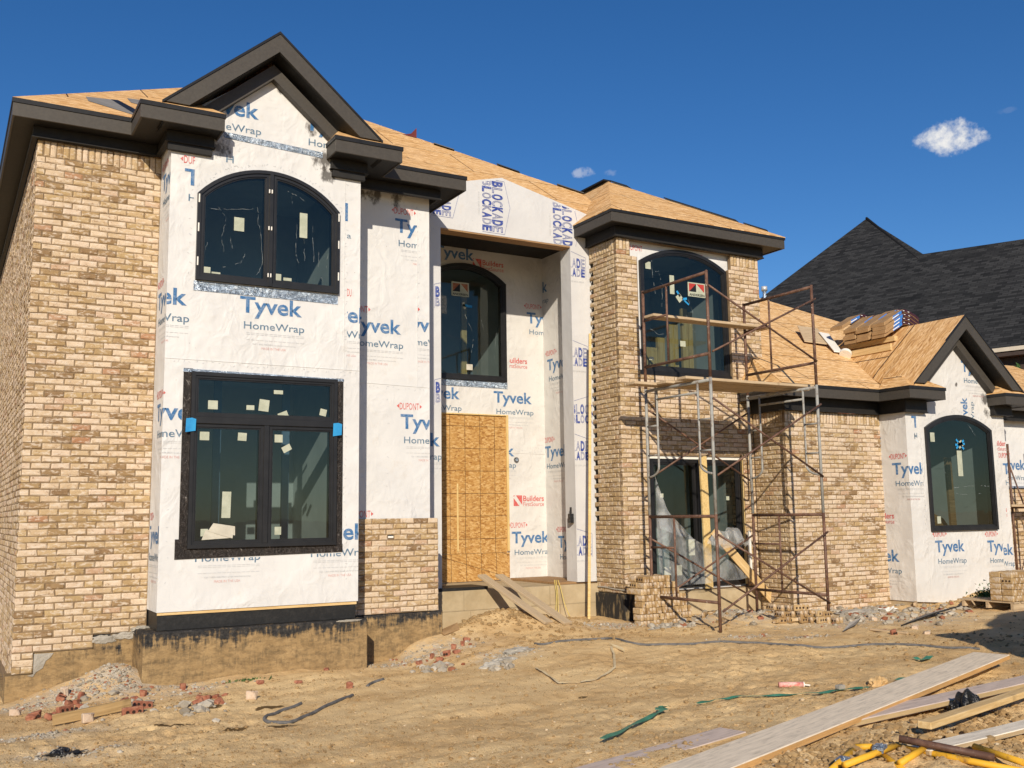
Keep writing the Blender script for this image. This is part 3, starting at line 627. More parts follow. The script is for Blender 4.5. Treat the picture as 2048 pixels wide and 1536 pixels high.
# bay wrap (front with two window openings and the gable triangle) + side cheeks, print merged in
mb = MB(); f = fy(BY)
GX, GP0, GS = 3.605, 6.37, .85          # gable centre, ridge height, slope
front = [(BX0, -1.09), (BX1, -1.085), (BX1, 4.9), (4.55, 5.25), (GX, 5.98), (2.62, 5.25), (BX0, 4.9)]
mb.prism(front, f, 0, .08, 0, holes=[outl(2.68, 4.57, 3.0, w1t, .01), outl(2.67, 4.56, -.345, t2, .01)])
mb.box(BX0, BX0 + .08, BY + .081, 13.3, -1.09, 4.9); mb.box(BX1 - .08, BX1, BY + .081, 13.5, -1.085, 4.9)
tri = ((GS, -1, -5.60 + GS * GX - .0), (-GS, -1, -5.60 - GS * GX))   # below the gable boards
inb = XR(BX0, BX1)
logo(mb, f, EPS, 3.251, 2.86, inb + ((0, -1, -2.86),), dp=False)
logo(mb, f, EPS, 1.768, 2.879, inb)
logo(mb, f, EPS, 4.22, 2.85, XR(4.70, BX1))
logo(mb, f, EPS, 2.516, 4.441, XR(BX0, 2.637), fine=False)
put_text(mb, 'HomeWrap', 2, f, EPS, 3.03, 3.83, 4.60, 4.70, XR(BX0, 3.14), .006)
gtri = ((GS, -1, GS * GX - 5.93), (-GS, -1, -GS * GX - 5.93))
logo(mb, f, EPS, 2.626, 5.472, XR(2.98, 4.9) + gtri, fine=False); logo(mb, f, EPS, 4.075, 5.457, gtri, fine=False)
logo(mb, f, EPS, 2.72, -.076, inb + ((0, -1, .472),), dp=False); logo(mb, f, EPS, 4.18, -.065, XR(2.5, BX1) + ((0, -1, .455),), dp=False); logo(mb, f, EPS, 4.18, -.065, XR(4.665, BX1) + ((0, 1, -.455),), fine=False)
logo(mb, f, EPS, 2.03, 1.44, XR(BX0, 2.57))
put_text(mb, '1', 1, f, EPS, 4.66, 4.70, 4.05, 4.30, (), .03); put_text(mb, 'a', 2, f, EPS, 4.69, 4.75, 3.80, 3.88); put_text(mb, 'DU', 3, f, EPS, 4.70, 4.76, 2.99, 3.1)
arc = [(2.60, 4.10)] + [(x, w1t(x) + .09) for x in np.linspace(2.72, 4.53, 9)] + [(4.66, 4.1)]
staples(mb, f, arc, 3, .05); staples(mb, f, [(2.60, 4.1), (2.60, 3.0)], 4, .12); staples(mb, f, [(4.68, 4.6), (4.68, 1.95), (4.70, -.9)], 5, .10); staples(mb, f, [(2.40, 1.95), (4.85, 1.93)], 6, .07); staples(mb, f, [(2.45, .2), (2.45, -1.0)], 7, .2)
lap(mb, f, (BX0, 1.985), (BX1, 1.975)); lap(mb, f, (4.655, 4.7), (4.66, 1.98))
fl = lambda u, z, t: (BX0 + t, -u, z)
logo(mb, fl, EPS, -13.15, 2.88, XR(-13.2, -12.64)); logo(mb, fl, EPS, -12.97, 1.44, XR(-13.2, -12.63)); logo(mb, fl, EPS, -13.32, -.06, XR(-13.2, -12.63)); logo(mb, fl, EPS, -13.1, 4.44, XR(-13.2, -12.63))
mb.build('house_wrap', [WRAP] + PRINTS, house, fix=False)
mb = MB(); mb.prism([(3.0, 4.925), (3.7, 4.90), (4.33, 4.875), (4.33, 4.955), (3.6, 4.985), (3.0, 5.005)], f, -.008, 0); mb.build('flashing_tape', FOIL, house)

# --- eaves: fascia, drip edge, soffit and frieze along a path (street side on the right hand when walking +x)
def offs(path, d, closed=False):
    out = []; n = len(path)
    for i in range(n):
        p = Vector(path[i]); a = Vector(path[i]) - Vector(path[i - 1]) if i > 0 else Vector(path[1]) - Vector(path[0]); b = Vector(path[i + 1]) - Vector(path[i]) if i < n - 1 else a
        a.normalize(); b.normalize(); na = Vector((-a.y, a.x)); nb = Vector((-b.y, b.x)); m = (na + nb).normalized(); k = d / max(.3, m.dot(na)); out.append((p.x + m.x * k, p.y + m.y * k))
    return out
def strip(mb, path, d0, d1, z0, z1, m=0):
    a = offs(path, d0); b = offs(path, d1)
    for i in range(len(path) - 1):
        mb.hexa(((*a[i], z0), (*a[i + 1], z0), (*b[i + 1], z0), (*b[i], z0), (*a[i], z1), (*a[i + 1], z1), (*b[i + 1], z1), (*b[i], z1)), m)
def eave(path, z0, z1, ov, fr_z0, name='eave', fr_out=.06, soffit=True, fr_path=None):
    """path walked so that inwards is to the left"""
    e = bpy.data.objects.new(name, None); COL.objects.link(e); e.parent = house; e.matrix_parent_inverse = world_of(house).inverted(); e.location = (*path[0], z0)
    mb = MB(); strip(mb, path, 0, .025, z0, z1 - .002); mb.build('fascia', FASCIA, e, bevel=.003)
    mb = MB(); strip(mb, path, -.012, .03, z1 - .042, z1 + .014); mb.build('drip_edge', DRIP, e)
    if soffit:
        mb = MB(); strip(mb, path, .026, ov + .03, z0 + .014, z0 + .03); mb.build('soffit', SOFFIT, e)
    fp = fr_path or offs(path, ov - fr_out)
    mb = MB(); strip(mb, fp, 0, .05, fr_z0, z0 + .012); strip(mb, fp, -.014, 0, fr_z0 - .004, fr_z0 + .018); mb.build('frieze_board', FRIEZE, e, bevel=.003)
    return e
EZ0, EZ1 = 4.865, 5.075
eave([(.55, 24), (.55, 12.916), (1.905, 12.916), (1.905, 12.25), (2.917, 12.25), (2.917, 12.615)], EZ0, EZ1, .32, 4.73, fr_path=[(.80, 24), (.80, 13.17), (2.27, 13.17), (2.27, 12.545), (2.86, 12.545), (2.86, 12.62)])
eave([(4.385, 12.615), (4.385, 12.25), (5.353, 12.25), (5.353, 12.916), (6.69, 12.916), (6.69, 14.6)], EZ0, EZ1, .32, 4.73, fr_path=[(4.44, 12.62), (4.44, 12.545), (4.96, 12.545), (4.96, 13.12), (6.36, 13.12), (6.36, 14.34)])
mb = MB()
for xa, xb in ((2.29, 2.84), (4.46, 4.93)): mb = MB(); mb.box(xa, xb, 12.56, 12.619, 4.63, 4.735); mb.build('eave_return_block', FRIEZE, house, bevel=.004)
# soffit over the two bay returns and over the recess right of the bay
mb = MB(); mb.box(1.93, 2.90, 12.28, 13.2, 4.882, 4.894); mb.box(4.40, 5.33, 12.28, 13.3, 4.8825, 4.8945); mb.box(5.33, 6.66, 12.95, 14.4, 4.883, 4.895); mb.build('soffit', SOFFIT, house)
# rake boards of the gable
def rake(px, pz, s, xl, xr, y, w, th, name='rake_fascia', mat=FASCIA, z_cut=None, drip=True):
    mb = MB()
    for sgn, xe in ((-1, xl), (1, xr)):
        ze = pz - s * abs(xe - px)
        out = [(px, pz), (xe, ze), (xe - sgn * w * .55, ze), (px, pz - w)] if z_cut is None else [(px, pz), (px + sgn * (pz - z_cut) / s, z_cut), (px + sgn * (pz - w - z_cut) / s, z_cut), (px, pz - w)]
        mb.prism(out, fy(y), 0, th)
    o = mb.build(name, mat, house, bevel=.003)
    if drip:
        mb = MB()
        for sgn, xe in ((-1, xl), (1, xr)):
            e = .012; mb.prism([(px, pz + .016), (xe + sgn * .02, pz - s * abs(xe + sgn * .02 - px) + .016), (xe + sgn * .02, pz - s * abs(xe + sgn * .02 - px) - .02), (px, pz - .02)], fy(y - e), 0, th)
        mb.build('drip_edge', DRIP, house)
rake(GX, 6.35, GS, 2.17, 5.04, 12.25, .265, .03, z_cut=5.125)
rake(GX, 6.01, GS, 2.5, 4.6, 12.50, .20, .118, name='rake_frieze', z_cut=5.09, drip=False)
mb = MB()   # gable roof soffit + deck
for sgn in (-1, 1):
    n = (GX, GX + sgn * 1.45)
    for dz, ya, yb, m in ((0.012, 12.24, 15.4, 0), (-.26, 12.28, 12.6, 1)):
        z = lambda x: 6.35 + dz - GS * abs(x - GX)
        q = [(n[0], ya, z(n[0])), (n[1], ya, z(n[1])), (n[1], yb, z(n[1])), (n[0], yb, z(n[0]))]
        mb.hexa([(a, b, c - .012) for a, b, c in q] + q, m)
        if m == 0:
            for k in range(1, 7): pass
gd = mb.build('gable_roof_deck', [OSB, SOFFIT], house)
def uvmap(o, au, av):
    me = o.data; ul = me.uv_layers.new(name='UVMap') if not me.uv_layers else me.uv_layers[0]
    au, av = Vector(au), Vector(av)
    for lp in me.loops:
        c = me.vertices[lp.vertex_index].co; ul.data[lp.index].uv = (c.dot(au), c.dot(av))
uvmap(gd, (0, 1, 0), (.75, 0, .7))
def deck(name, polys, mat, th=.014, extra=()):
    """roof sheathing: each polygon gets uv along its own eave (first edge) and up its slope"""
    mb = MB()
    for P in polys:
        P = [Vector(p) for p in P]; nrm = (P[1] - P[0]).cross(P[2] - P[0]).normalized(); au = (P[1] - P[0]).normalized(); au = Vector((au.x, au.y, 0)).normalized(); av = nrm.cross(au)
        if av.z < 0: av = -av
        uv = [(p.dot(au), p.dot(av)) for p in P]
        mb.face(P, 0, .5, uv); Q = [p - Vector((0, 0, th)) for p in P]; mb.face(list(reversed(Q)), 0, .5, list(reversed(uv)))
        for i in range(len(P)):
            j = (i + 1) % len(P); mb.face((P[i], Q[i], Q[j], P[j]), 0, .5, [uv[i], uv[i], uv[j], uv[j]])
    return mb.build(name, mat, house, fix=False)
ez = EZ1 + .016
def pl(x, y, y0, z0, p): return (x, y, z0 + p * (y - y0))
A1 = (3.62, 17.62, ez + .56 * 4.7)
deck('roof_deck', [[(.54, 12.905, ez), (6.7, 12.905, ez), A1], [(.54, 12.905, ez), A1, (3.62, 22, A1[2]), (.54, 24, ez)], [(6.7, 12.905, ez), (6.7, 24, ez), (3.62, 22, A1[2]), A1]], OSB)
# small hipped decks over the eave returns
deck('roof_deck', [[(1.895, 12.24, ez), (2.925, 12.24, ez), (2.70, 12.62, ez + .22), (2.15, 12.62, ez + .22)], [(1.895, 12.24, ez), (2.15, 12.62, ez + .22), (2.15, 13.4, ez + .24), (1.895, 12.93, ez)], [(2.925, 12.24, ez), (2.925, 12.62, ez), (2.70, 12.62, ez + .22)]], OSB)
deck('roof_deck', [[(4.375, 12.24, ez), (5.363, 12.24, ez), (5.10, 12.62, ez + .22), (4.55, 12.62, ez + .22)], [(4.375, 12.24, ez), (4.55, 12.62, ez + .22), (4.375, 12.62, ez)], [(5.363, 12.24, ez), (5.363, 13.3, ez + .2), (5.10, 13.3, ez + .24), (5.10, 12.62, ez + .22)]], OSB)
# long roof behind the entrance, hipped down to the right
def onroof(u, v, y0, z0, p): d = pray(u, v); return d * ((z0 - p * y0) / (d[2] - p * d[1]))
H2 = [onroof(u, v, 14.5, 5.40, .66) for u, v in ((1168, 389), (1050, 350), (940, 312), (850, 284), (735, 242))]
H2b = H2[4] + (H2[4] - H2[3]) * .8
deck('roof_deck', [[(4.2, 14.5, 5.40), (10.5, 14.5, 5.40), H2[0], H2[1], H2[2], H2[3], H2[4], H2b, (5.0, H2b[1] - .6, 5.40 + .66 * (H2b[1] - 15.1))], [H2[0], (11.2, 21, 5.6), (6.5, 23, 6.2), H2b, H2[4], H2[3], H2[2], H2[1]]], OSB)
# roofing-felt scraps along the ridges
mb = MB()
FELT = m_noise('grey_underlay', (.17, .165, .155), (.23, .22, .21), 5, .7, .2, 20)
for a, t0, b, t1 in ((H2[1], .1, H2[2], .5), (H2[2], .35, H2[3], .8), (H2[0], .0, H2[1], .45)):
    P_, Q_ = a + (b - a) * t0, a + (b - a) * t1; mb = MB(); mb.bar((P_[0], P_[1], P_[2] + .015), (Q_[0], Q_[1], Q_[2] + .02), .12, .015); mb.build('roofing_felt', DRIP, house)
for (x, y, w, l) in ((1.86, 13.62, .40, .5), (2.62, 14.2, .55, .7)):
    z = lambda yy: ez + .56 * (yy - 12.905) + .006
    mb = MB(); mb.face(((x - w, y, z(y)), (x + w * .35, y - .55, z(y - .55)), (x + w * .75, y - .45, z(y - .45)), (x + w * .1, y + .55, z(y + .55)), (x - w, y + .35, z(y + .35))), 0); mb.build('roofing_felt', FELT, house, fix=False)
    mb = MB(); mb.face(((x + w * .35, y - .55, z(y - .55) + .004), (x + w * .75, y - .45, z(y - .45) + .004), (x + w * .1, y + .55, z(y + .55) + .004), (x - w * .15, y + .5, z(y + .5) + .004)), 0); mb.build('roofing_felt', DRIP, house, fix=False)
mb = MB(); p = H2[3] + (H2[4] - H2[3]) * .3; mb.face(((p[0] - .12, p[1], p[2]), (p[0] + .16, p[1] - .1, p[2] - .05), (p[0] + .16, p[1] - .1, p[2] + .16), (p[0] + .08, p[1], p[2] + .06))); mb.build('ridge_flag', m_noise('dark_red_felt', (.10, .02, .02), (.15, .03, .03), 9), house, fix=False)

# --- wall right of the bay and the recessed entrance
mb = MB(); f = fy(13.35); mb.box(BX1 - .1, 6.275, 13.35, 14.35, -.3, 4.95)
logo(mb, f, EPS, 5.716, 4.433, XR(4.9, 6.07)); logo(mb, f, EPS, 4.992, 2.885, XR(4.9, 6.07)); logo(mb, f, EPS, 5.78, 2.96, XR(6.08, 6.27)); logo(mb, f, EPS, 5.806, 1.498, XR(4.9, 6.27)); logo(mb, f, EPS, 5.05, -.06, XR(4.9, 6.2) + ((0, 1, -.03),)); lap(mb, f, (6.075, 4.7), (6.07, 1.92)); lap(mb, f, (4.9, 1.93), (6.27, 1.90)); staples(mb, f, [(6.10, 4.6), (6.10, 1.95)], 8, .10); staples(mb, f, [(4.95, 1.88), (6.25, 1.86)], 9, .08); staples(mb, f, [(5.6, 1.8), (5.6, 0.05)], 10, .2); staples(mb, f, [(5.2, 4.4), (5.2, .1)], 11, .22)
mb.build('house_wrap', [WRAP] + PRINTS, house, fix=False)
PY, DY, RX = 14.35, 16.05, 9.95
PX = 9.49                                    # left edge of the right-hand post
mb = MB(); f = fy(PY)
hdr = [(6.30, 4.712), (PX, 4.712), (PX, -1.13), (9.92, -1.13), (9.92, 5.33), (9.77, 5.367), (8.115, 5.745), (7.457, 5.585), (6.6, 5.40), (6.30, 5.33)]
mb.prism(hdr, f, 0, .1, 0)
mb.box(PX, PX + .08, PY + .101, PY + .32, -1.13, 4.711); mb.box(6.951, PX, PY + .101, PY + .26, 4.712, 5.2)
mb.box(6.276, 6.95, PY + .001, PY + .101, -1.15, 4.711); mb.box(6.85, 6.95, PY + .102, DY, -1.15, 4.9)
blockade(mb, f, EPS, 7.93, 5.68, ((-.225, -1, -7.53), (.24, -1, -3.76)), 1, 1.22); blockade(mb, f, EPS, 9.34, 5.50, ((-1, 0, -9.9), (-.225, -1, -7.53), (0, 1, 4.72)), 1, 1.22); blockade(mb, f, EPS, 6.98, 4.95 + .72, XR(6.7, 7.3) + ((0, 1, 4.72),), 1)
for zz in (4.34, 2.74, 1.10, -.52): blockade(mb, f, EPS, 9.04, zz, XR(PX + .006, 9.9))
blockade(mb, f, EPS, 9.42, 1.74, XR(PX + .006, 9.9))
for zz in (3.55, 1.98): blockade(mb, f, EPS, 6.83, zz, XR(6.6, 6.945))
logo(mb, f, EPS, 6.10, 1.33, XR(6.6, 6.945))
mb.build('house_wrap', [WRAPG] + PRINTS, house, fix=False)
mb = MB(); mb.box(6.951, PX - .001, PY + .004, PY + .255, 4.685, 4.7115); mb.build('header_lumber', W_BROWN, house)
mb = MB(); mb.box(6.95, RX + .1, PY + .27, DY + .1, 4.93, 4.97); mb.build('porch_ceiling', SOFFIT, house)
KD = DY / 15.12
w3t = topf(7.43, 9.115, 4.33, 4.64)
W3 = window(DY, 7.43, 9.115, 2.47, w3t, [(7.47, 9.075, 2.51, lambda x, d=0: w3t(x, d + .04))], room=True, room_d=1.9)
W3['label'] = 'arched window above the boarded doorway'
mb = MB(); f = fy(DY)
mb.prism([(6.95, -1.165), (RX + .02, -1.165), (RX + .02, 4.94), (6.95, 4.94)], f, 0, .08, 0, holes=[outl(7.43, 9.115, 2.47, w3t, .01)])
ind = XR(7.0, RX)
def lg(x, z, clip=ind, **k): logo(mb, f, EPS, x * KD, z * KD, clip, **k)
lg(8.334, 2.168, dp=False); lg(6.90, 2.19, dp=False); lg(7.2, 4.65, ((0, 1, 4.67),), fine=False, dp=False)
builders(mb, f, EPS, 8.14 * KD, 4.39 * KD, ind); lg(9.03, 3.633, XR(9.4, RX), fine=False); builders(mb, f, EPS, 8.60 * KD, 2.68 * KD, XR(9.19, RX), icon=False)
lap(mb, f, (9.13, 1.16), (RX, 1.14)); staples(mb, f, [(9.2, 1.2), (9.9, 1.18)], 12, .07); staples(mb, f, [(9.82, 4.8), (9.82, -1.0)], 13, .09); staples(mb, f, [(9.2, 4.0), (9.85, 4.02)], 14, .08); lg(7.96, 1.235, XR(9.13, RX)); builders(mb, f, EPS, 8.9 * KD, .25 * KD, ind); lg(8.661, -.269, XR(9.12, RX))
mb.build('house_wrap', [WRAPD] + PRINTS, house, fix=False)
KR = RX / 9.36
mb = MB(); f = fx(RX); mb.box(RX, RX + .08, PY + .101, DY, -1.165, 4.94)
rr_ = XR(-DY, -14.5)
for y0, z0 in ((14.974, 2.763), (15.095, 1.218), (15.70, 4.21), (14.72, -.35)): logo(mb, f, EPS, -y0 * KR, z0 * KR, rr_)
mb.build('house_wrap', [WRAPD] + PRINTS, house, fix=False)
yg3 = DY - .012
def kx(*a): return tuple(q * KD for q in a)
mb = MB(); x0_, x1_, z0_, z1_ = kx(7.52, 7.86, 3.78, 4.03); mb.prism([(x0_, z0_), (x1_, z0_), (x1_, z1_), (x0_, z1_)], fy(yg3), -.003, 0)
fr_ = lambda a, c: (x0_ + (x1_ - x0_) * a, z0_ + (z1_ - z0_) * c)
mb.prism([fr_(.07, .32), fr_(.49, .32), fr_(.49, .9)], fy(yg3), -.0045, -.0035, 1); mb.prism([fr_(.07, .9), fr_(.07, .32), fr_(.49, .9)], fy(yg3), -.0045, -.0035, 2); mb.prism([fr_(.53, .9), fr_(.93, .34), fr_(.93, .9)], fy(yg3), -.0045, -.0035, 2)
put_text(mb, 'ANDERSEN', 1, fy(yg3), -.0048, *fr_(.06, 0)[:1], *fr_(.94, 0)[:1], fr_(0, .07)[1], fr_(0, .22)[1], (), .02)
mb.build('maker_label', [STICK, DRIP, REDBRICK], W3)
sticker(W3, yg3, *kx(7.30, 7.43, 3.45, 3.76), SMEAR); sticker(W3, yg3, *kx(7.80, 7.92, 2.50, 2.60), STICKC); sticker(W3, yg3, *kx(7.74, 7.92, 3.6, 3.645), TEAL, -.1); sticker(W3, yg3, *kx(7.74, 7.79, 3.56, 3.68), STICK, .3)
smears(W3, yg3, [[kx(*p_) for p_ in q_] for q_ in [[(7.75, 3.55), (7.95, 3.1), (7.9, 2.8)], [(8.1, 3.4), (8.16, 3.2), (8.24, 3.15)], [(7.35, 3.1), (7.8, 3.0)], [(8.4, 3.2), (8.35, 2.7)]]], .008)
mb = MB(); mb.box(8.45, 8.56, DY + .5, DY + .55, 2.3, 4.4); mb.build('stud_behind_glass', W_NEWZ, W3)
mb = MB(); mb.prism([(7.3, 2.35), (9.14, 2.345), (9.14, 2.46), (7.3, 2.47)], fy(DY), -.012, 0); mb.build('flashing_tape', FOIL, W3)
# boarded doorway
mb = MB(); mb.prism([(7.2, -.66), (9.085, -.66), (9.085, 1.826), (7.2, 1.826)], fy(DY), -.018, 0); o = mb.build('door_boarding', OSBD, house); uvmap(o, (1, 0, 0), (0, 0, 1))
mb = MB(); mb.prism([(7.2, -1.15), (9.13, -1.15), (9.13, -.665), (7.2, -.665)], fy(DY), -.03, 0); o = mb.build('door_boarding', OSBD, house); uvmap(o, (1, 0, .01), (.3, 0, 1))
mb = MB(); mb.box(9.086, 9.128, DY - .05, DY, -.64, 1.85); mb.box(7.2, 9.085, DY - .05, DY, 1.827, 1.85); mb.build('door_frame_lumber', W_NEWZ, house, bevel=.003)
mb = MB(); mb.box(8.06, 8.09, DY - .032, DY - .0181, -.62, .58); mb.build('batten', W_NEWZ, house)
mb = MB(); mb.tube([(9.31, DY - .02, 1.025), (9.31, DY + .02, 1.025)], .05, 14, 0); mb.tube([(9.31, DY - .03, 1.025), (9.31, DY - .015, 1.025)], .027, 10, 1); mb.build('pipe_stub', [HOSEM, FOIL], house)
mb = MB(); mb.box(9.40, 9.48, PY + .05, PY + .12, -.14, .02); mb.box(9.425, 9.455, PY + .07, PY + .10, .021, .13); mb.build('junction_box', BLACKPL, house, bevel=.005)
mb = MB(); mb.box(9.14, RX, 14.4, DY - .02, -1.164, -1.125); mb.build('sill_plank', W_BROWN, house, bevel=.004)
mb = MB(); mb.box(6.38, 9.95, 14.30, 16.2, -2.4, -1.165); mb.build('porch_foundation', CONC, house, bevel=.006)
mb = MB()
for x0, z0, w in ((6.4, -1.48, 3.5),): mb.box(x0, x0 + w, 14.296, 14.2985, z0, z0 + .012)
for x0, z0, z1 in ((7.3, -1.478, -1.17), (7.42, -2.0, -1.49), (8.9, -1.478, -1.17), (9.1, -2.0, -1.49)): mb.box(x0, x0 + .010, 14.296, 14.2985, z0, z1)
mb.build('block_joints', m_noise('joint_dark_tan', (.26, .20, .12), (.34, .27, .17), 6), house)  # thin joint strips in a darker tan than the concrete
mb = MB(); mb.box(6.4, 7.75, 14.32, 14.9, -1.164, -1.115); mb.build('tar_strip', TAR, house)

# --- foundation of the left block
mb = MB()
mb.prism([(.80, -2.6), (2.19, -2.6), (2.19, -1.36), (1.742, -1.36), (1.742, -1.525), (1.10, -1.525), (1.10, -1.765), (.80, -1.765)], fy(13.205), 0, .3)
mb.box(.80, 1.1, 13.506, 24, -2.6, -1.99)
mb.build('foundation', FOUND, house, bevel=.01)
mb = MB(); mb.box(2.185, 4.975, 12.50, 13.4, -2.6, -1.31); mb.build('foundation', FOUND, house, bevel=.012)
mb = MB(); mb.box(4.976, 6.40, 13.20, 13.9, -2.6, -1.345); mb.build('foundation', FOUND, house, bevel=.012)
mb = MB(); mb.box(2.36, 4.865, 12.65, 13.3, -1.309, -1.092); mb.build('tar_board', TAR, house, bevel=.006)
mb = MB(); mb.box(2.355, 4.87, 12.635, 12.649, -1.125, -1.088); mb.build('sill_board', W_NEW, house)
def lump(name, x, y, z, sx, sy, sz, mat, parent=None, seed=0, n=2, rough=.35):
    bm = bmesh.new(); bmesh.ops.create_icosphere(bm, subdivisions=n, radius=1); rg = random.Random(seed)
    for v in bm.verts:
        k = 1 + rough * (rg.random() - .5); v.co = Vector((v.co.x * sx * k + x, v.co.y * sy * k + y, v.co.z * sz * k + z))
    me = bpy.data.meshes.new(name); bm.to_mesh(me); bm.free(); me.materials.append(mat); return link(name, me, parent)
mb = MB(); mb.prism([(1.09, -1.53), (1.30, -1.535), (1.27, -1.58), (1.22, -1.62), (1.19, -1.70), (1.12, -1.74), (1.09, -1.79), (1.03, -1.775), (1.09, -1.76)], fy(13.205), -.008, 0); mb.build('mortar_smear', CONCG, house)
for i, a in enumerate(((2.27, 13.15, -1.33, .11, .07, .05), (1.85, 13.203, -1.42, .13, .012, .05), (4.93, 13.15, -1.345, .10, .06, .04), (4.72, 12.50, -1.32, .16, .02, .015), (2.10, 13.2, -1.39, .14, .014, .04))):
    lump('mortar_dropping', *a, CONCG, house, i, 3, .5)

# --- tower
TY, TX0, TX1, TZ = 13.5, 9.872, 13.14, 4.712
w4t = topf(10.42, 12.40, 4.39, 4.68)
mb = MB(); f = fy(TY)
hs4 = [hole(10.31, 12.40, 2.36, 4.47), hole(10.16, 12.46, 4.40, 4.75)]; hs5 = hole(10.42, 12.56, -1.33, .985)
bricks(mb, f, TX0, 12.83, -1.30, 2.04101, holes=[hs5], seed=11, par0=(0, .1)); bricks(mb, f, TX0, TX1, 2.04101, TZ, holes=hs4, soldier=True, seed=12, par0=(0, .1), rnd=None)
mb.prism([(TX0 + .005, -1.30), (12.83, -1.30), (12.83, 2.0), (TX1 - .005, 2.0), (TX1 - .005, TZ), (TX0 + .005, TZ)], f, .011, .078, 1, holes=[[(10.425, -1.29), (12.555, -1.29), (12.555, .985), (10.425, .985)], [(10.315, 2.365), (12.395, 2.365), (12.395, 4.42), (12.455, 4.42), (12.455, 4.705), (10.165, 4.705), (10.165, 4.42), (10.315, 4.42)]])
mb.build('tower_brick_front', [BRICK, MORTAR], house, fix=False)
mb = MB(); f = fx(TX0)
# the rear edge is left toothed for bricks still to come
zc = -.18633
bricks(mb, f, -14.34, -TY, -1.30, zc, seed=13, par1=(.1, 0)); bricks(mb, f, -14.34, -TY, zc, TZ, soldier=True, seed=14, par1=(.1, 0), par0=(0, .115))
mb.prism([(-14.335, -1.30), (-TY - .09, -1.30), (-TY - .09, TZ), (-14.225, TZ), (-14.225, zc), (-14.335, zc)], f, .011, .078, 1)
mb.build('tower_brick_side', [m_brick('tumbled_tan_brick', RAMP_B), MORTAR], house, fix=False)
mb = MB(); f = fy(TY + .11)
mb.prism([(TX0 + .1, -1.3), (TX1 - .02, -1.3), (TX1 - .02, 4.9), (TX0 + .1, 4.9)], f, 0, .08, 0, holes=[outl(10.42, 12.40, 2.45, w4t, .01), outl(10.50, 12.53, -1.25, flat(.93), .01)])
for xx in (10.18, 11.55): put_text(mb, 'DUPONT', 3, f, EPS, xx + .02, xx + .33, 4.56, 4.665, ((0, -1, -4.7),))
mb.box(TX1 - .12, TX1 - .02, TY + .2, 20, 1.5, 4.9)
mb.build('house_wrap', [WRAP] + PRINTS, house, fix=False)
W4 = window(TY + .11, 10.42, 12.40, 2.45, w4t, [(10.46, 12.36, 2.49, lambda x, d=0: w4t(x, d + .04))], room_d=2.4)
W4['label'] = 'tall arched window behind the scaffold'
mb = MB(); mb.box(10.33, 12.44, TY + .03, TY + .11, 2.34, 2.449); mb.build('sill_flashing', DRIP, W4, bevel=.006)
yg4 = TY + .098
mb = MB(); mb.prism([(11.50, 3.86), (11.90, 3.86), (11.90, 4.12), (11.50, 4.12)], fy(yg4), -.003, 0); mb.prism([(11.525, 3.95), (11.69, 3.95), (11.69, 4.10)], fy(yg4), -.0045, -.0035, 1); mb.prism([(11.525, 4.10), (11.525, 3.95), (11.69, 4.10)], fy(yg4), -.0045, -.0035, 2); mb.prism([(11.70, 4.10), (11.875, 3.95), (11.875, 4.10)], fy(yg4), -.0045, -.0035, 2)
put_text(mb, 'ANDERSEN', 1, fy(yg4), -.0048, 11.53, 11.88, 3.875, 3.92, (), .02); mb.build('maker_label', [STICK, DRIP, m_noise('label_red', (.36, .035, .03), (.44, .05, .04), 8)], W4)
for a in ((10.56, 10.675, 4.26, 4.39), (11.09, 11.19, 3.86, 4.20), (11.28, 11.40, 2.93, 3.03), (10.58, 10.68, 2.64, 2.70)): sticker(W4, yg4, *a)
sticker(W4, yg4, 11.22, 11.34, 3.86, 3.90, TEAL, -.9); sticker(W4, yg4, 11.36, 11.47, 3.78, 3.82, TEAL, .2); sticker(W4, yg4, 11.24, 11.36, 3.74, 3.87, STICK, .7); sticker(W4, yg4, 11.40, 11.52, 3.72, 3.75, TEAL, -.6)
smears(W4, yg4, [[(10.7, 4.45), (10.72, 4.1), (10.78, 3.7)], [(10.72, 4.2), (10.85, 4.25), (10.92, 4.0), (10.9, 3.6)], [(11.5, 3.8), (11.6, 3.55)], [(11.45, 3.5), (11.55, 3.3), (11.65, 3.2)], [(11.9, 3.9), (12.0, 3.5)], [(10.62, 3.2), (10.8, 3.1), (11.2, 3.2)]], .007)
mb = MB()     # stored lumber seen through the glass
for i, (x, zt, w) in enumerate(((10.78, 2.95, .30), (11.12, 3.15, .16), (11.42, 3.42, .20), (11.75, 3.75, .13), (11.92, 3.7, .10))): mb.box(x, x + w, TY + .5 + i * .03, TY + .56 + i * .03, 2.1, zt)
mb.build('lumber_behind_glass', W_NEWZ, W4)
W5 = window(TY + .11, 10.50, 12.53, -1.25, flat(.93), [(10.54, 11.50, -1.21, flat(.89)), (11.54, 12.49, -1.21, flat(.89))], room_d=2.0)
yg5 = TY + .098
for a in ((10.72, 10.79, .27, .34), (11.44, 11.50, .27, .34), (12.2, 12.27, .22, .29), (11.30, 11.47, -.72, -.45), (10.75, 10.9, -1.05, -.9), (11.0, 11.14, -1.05, -.88)): sticker(W5, yg5, *a)
mb = MB(); mb.box(10.44, 12.54, TY + .04, TY + .11, .932, .99); mb.build('head_flashing', WHITEPL, W5)
mb = MB(); mb.box(12.53, 12.58, TY + .02, TY + .10, -1.25, .93); mb.build('jamb_lumber', W_NEWZ, W5)
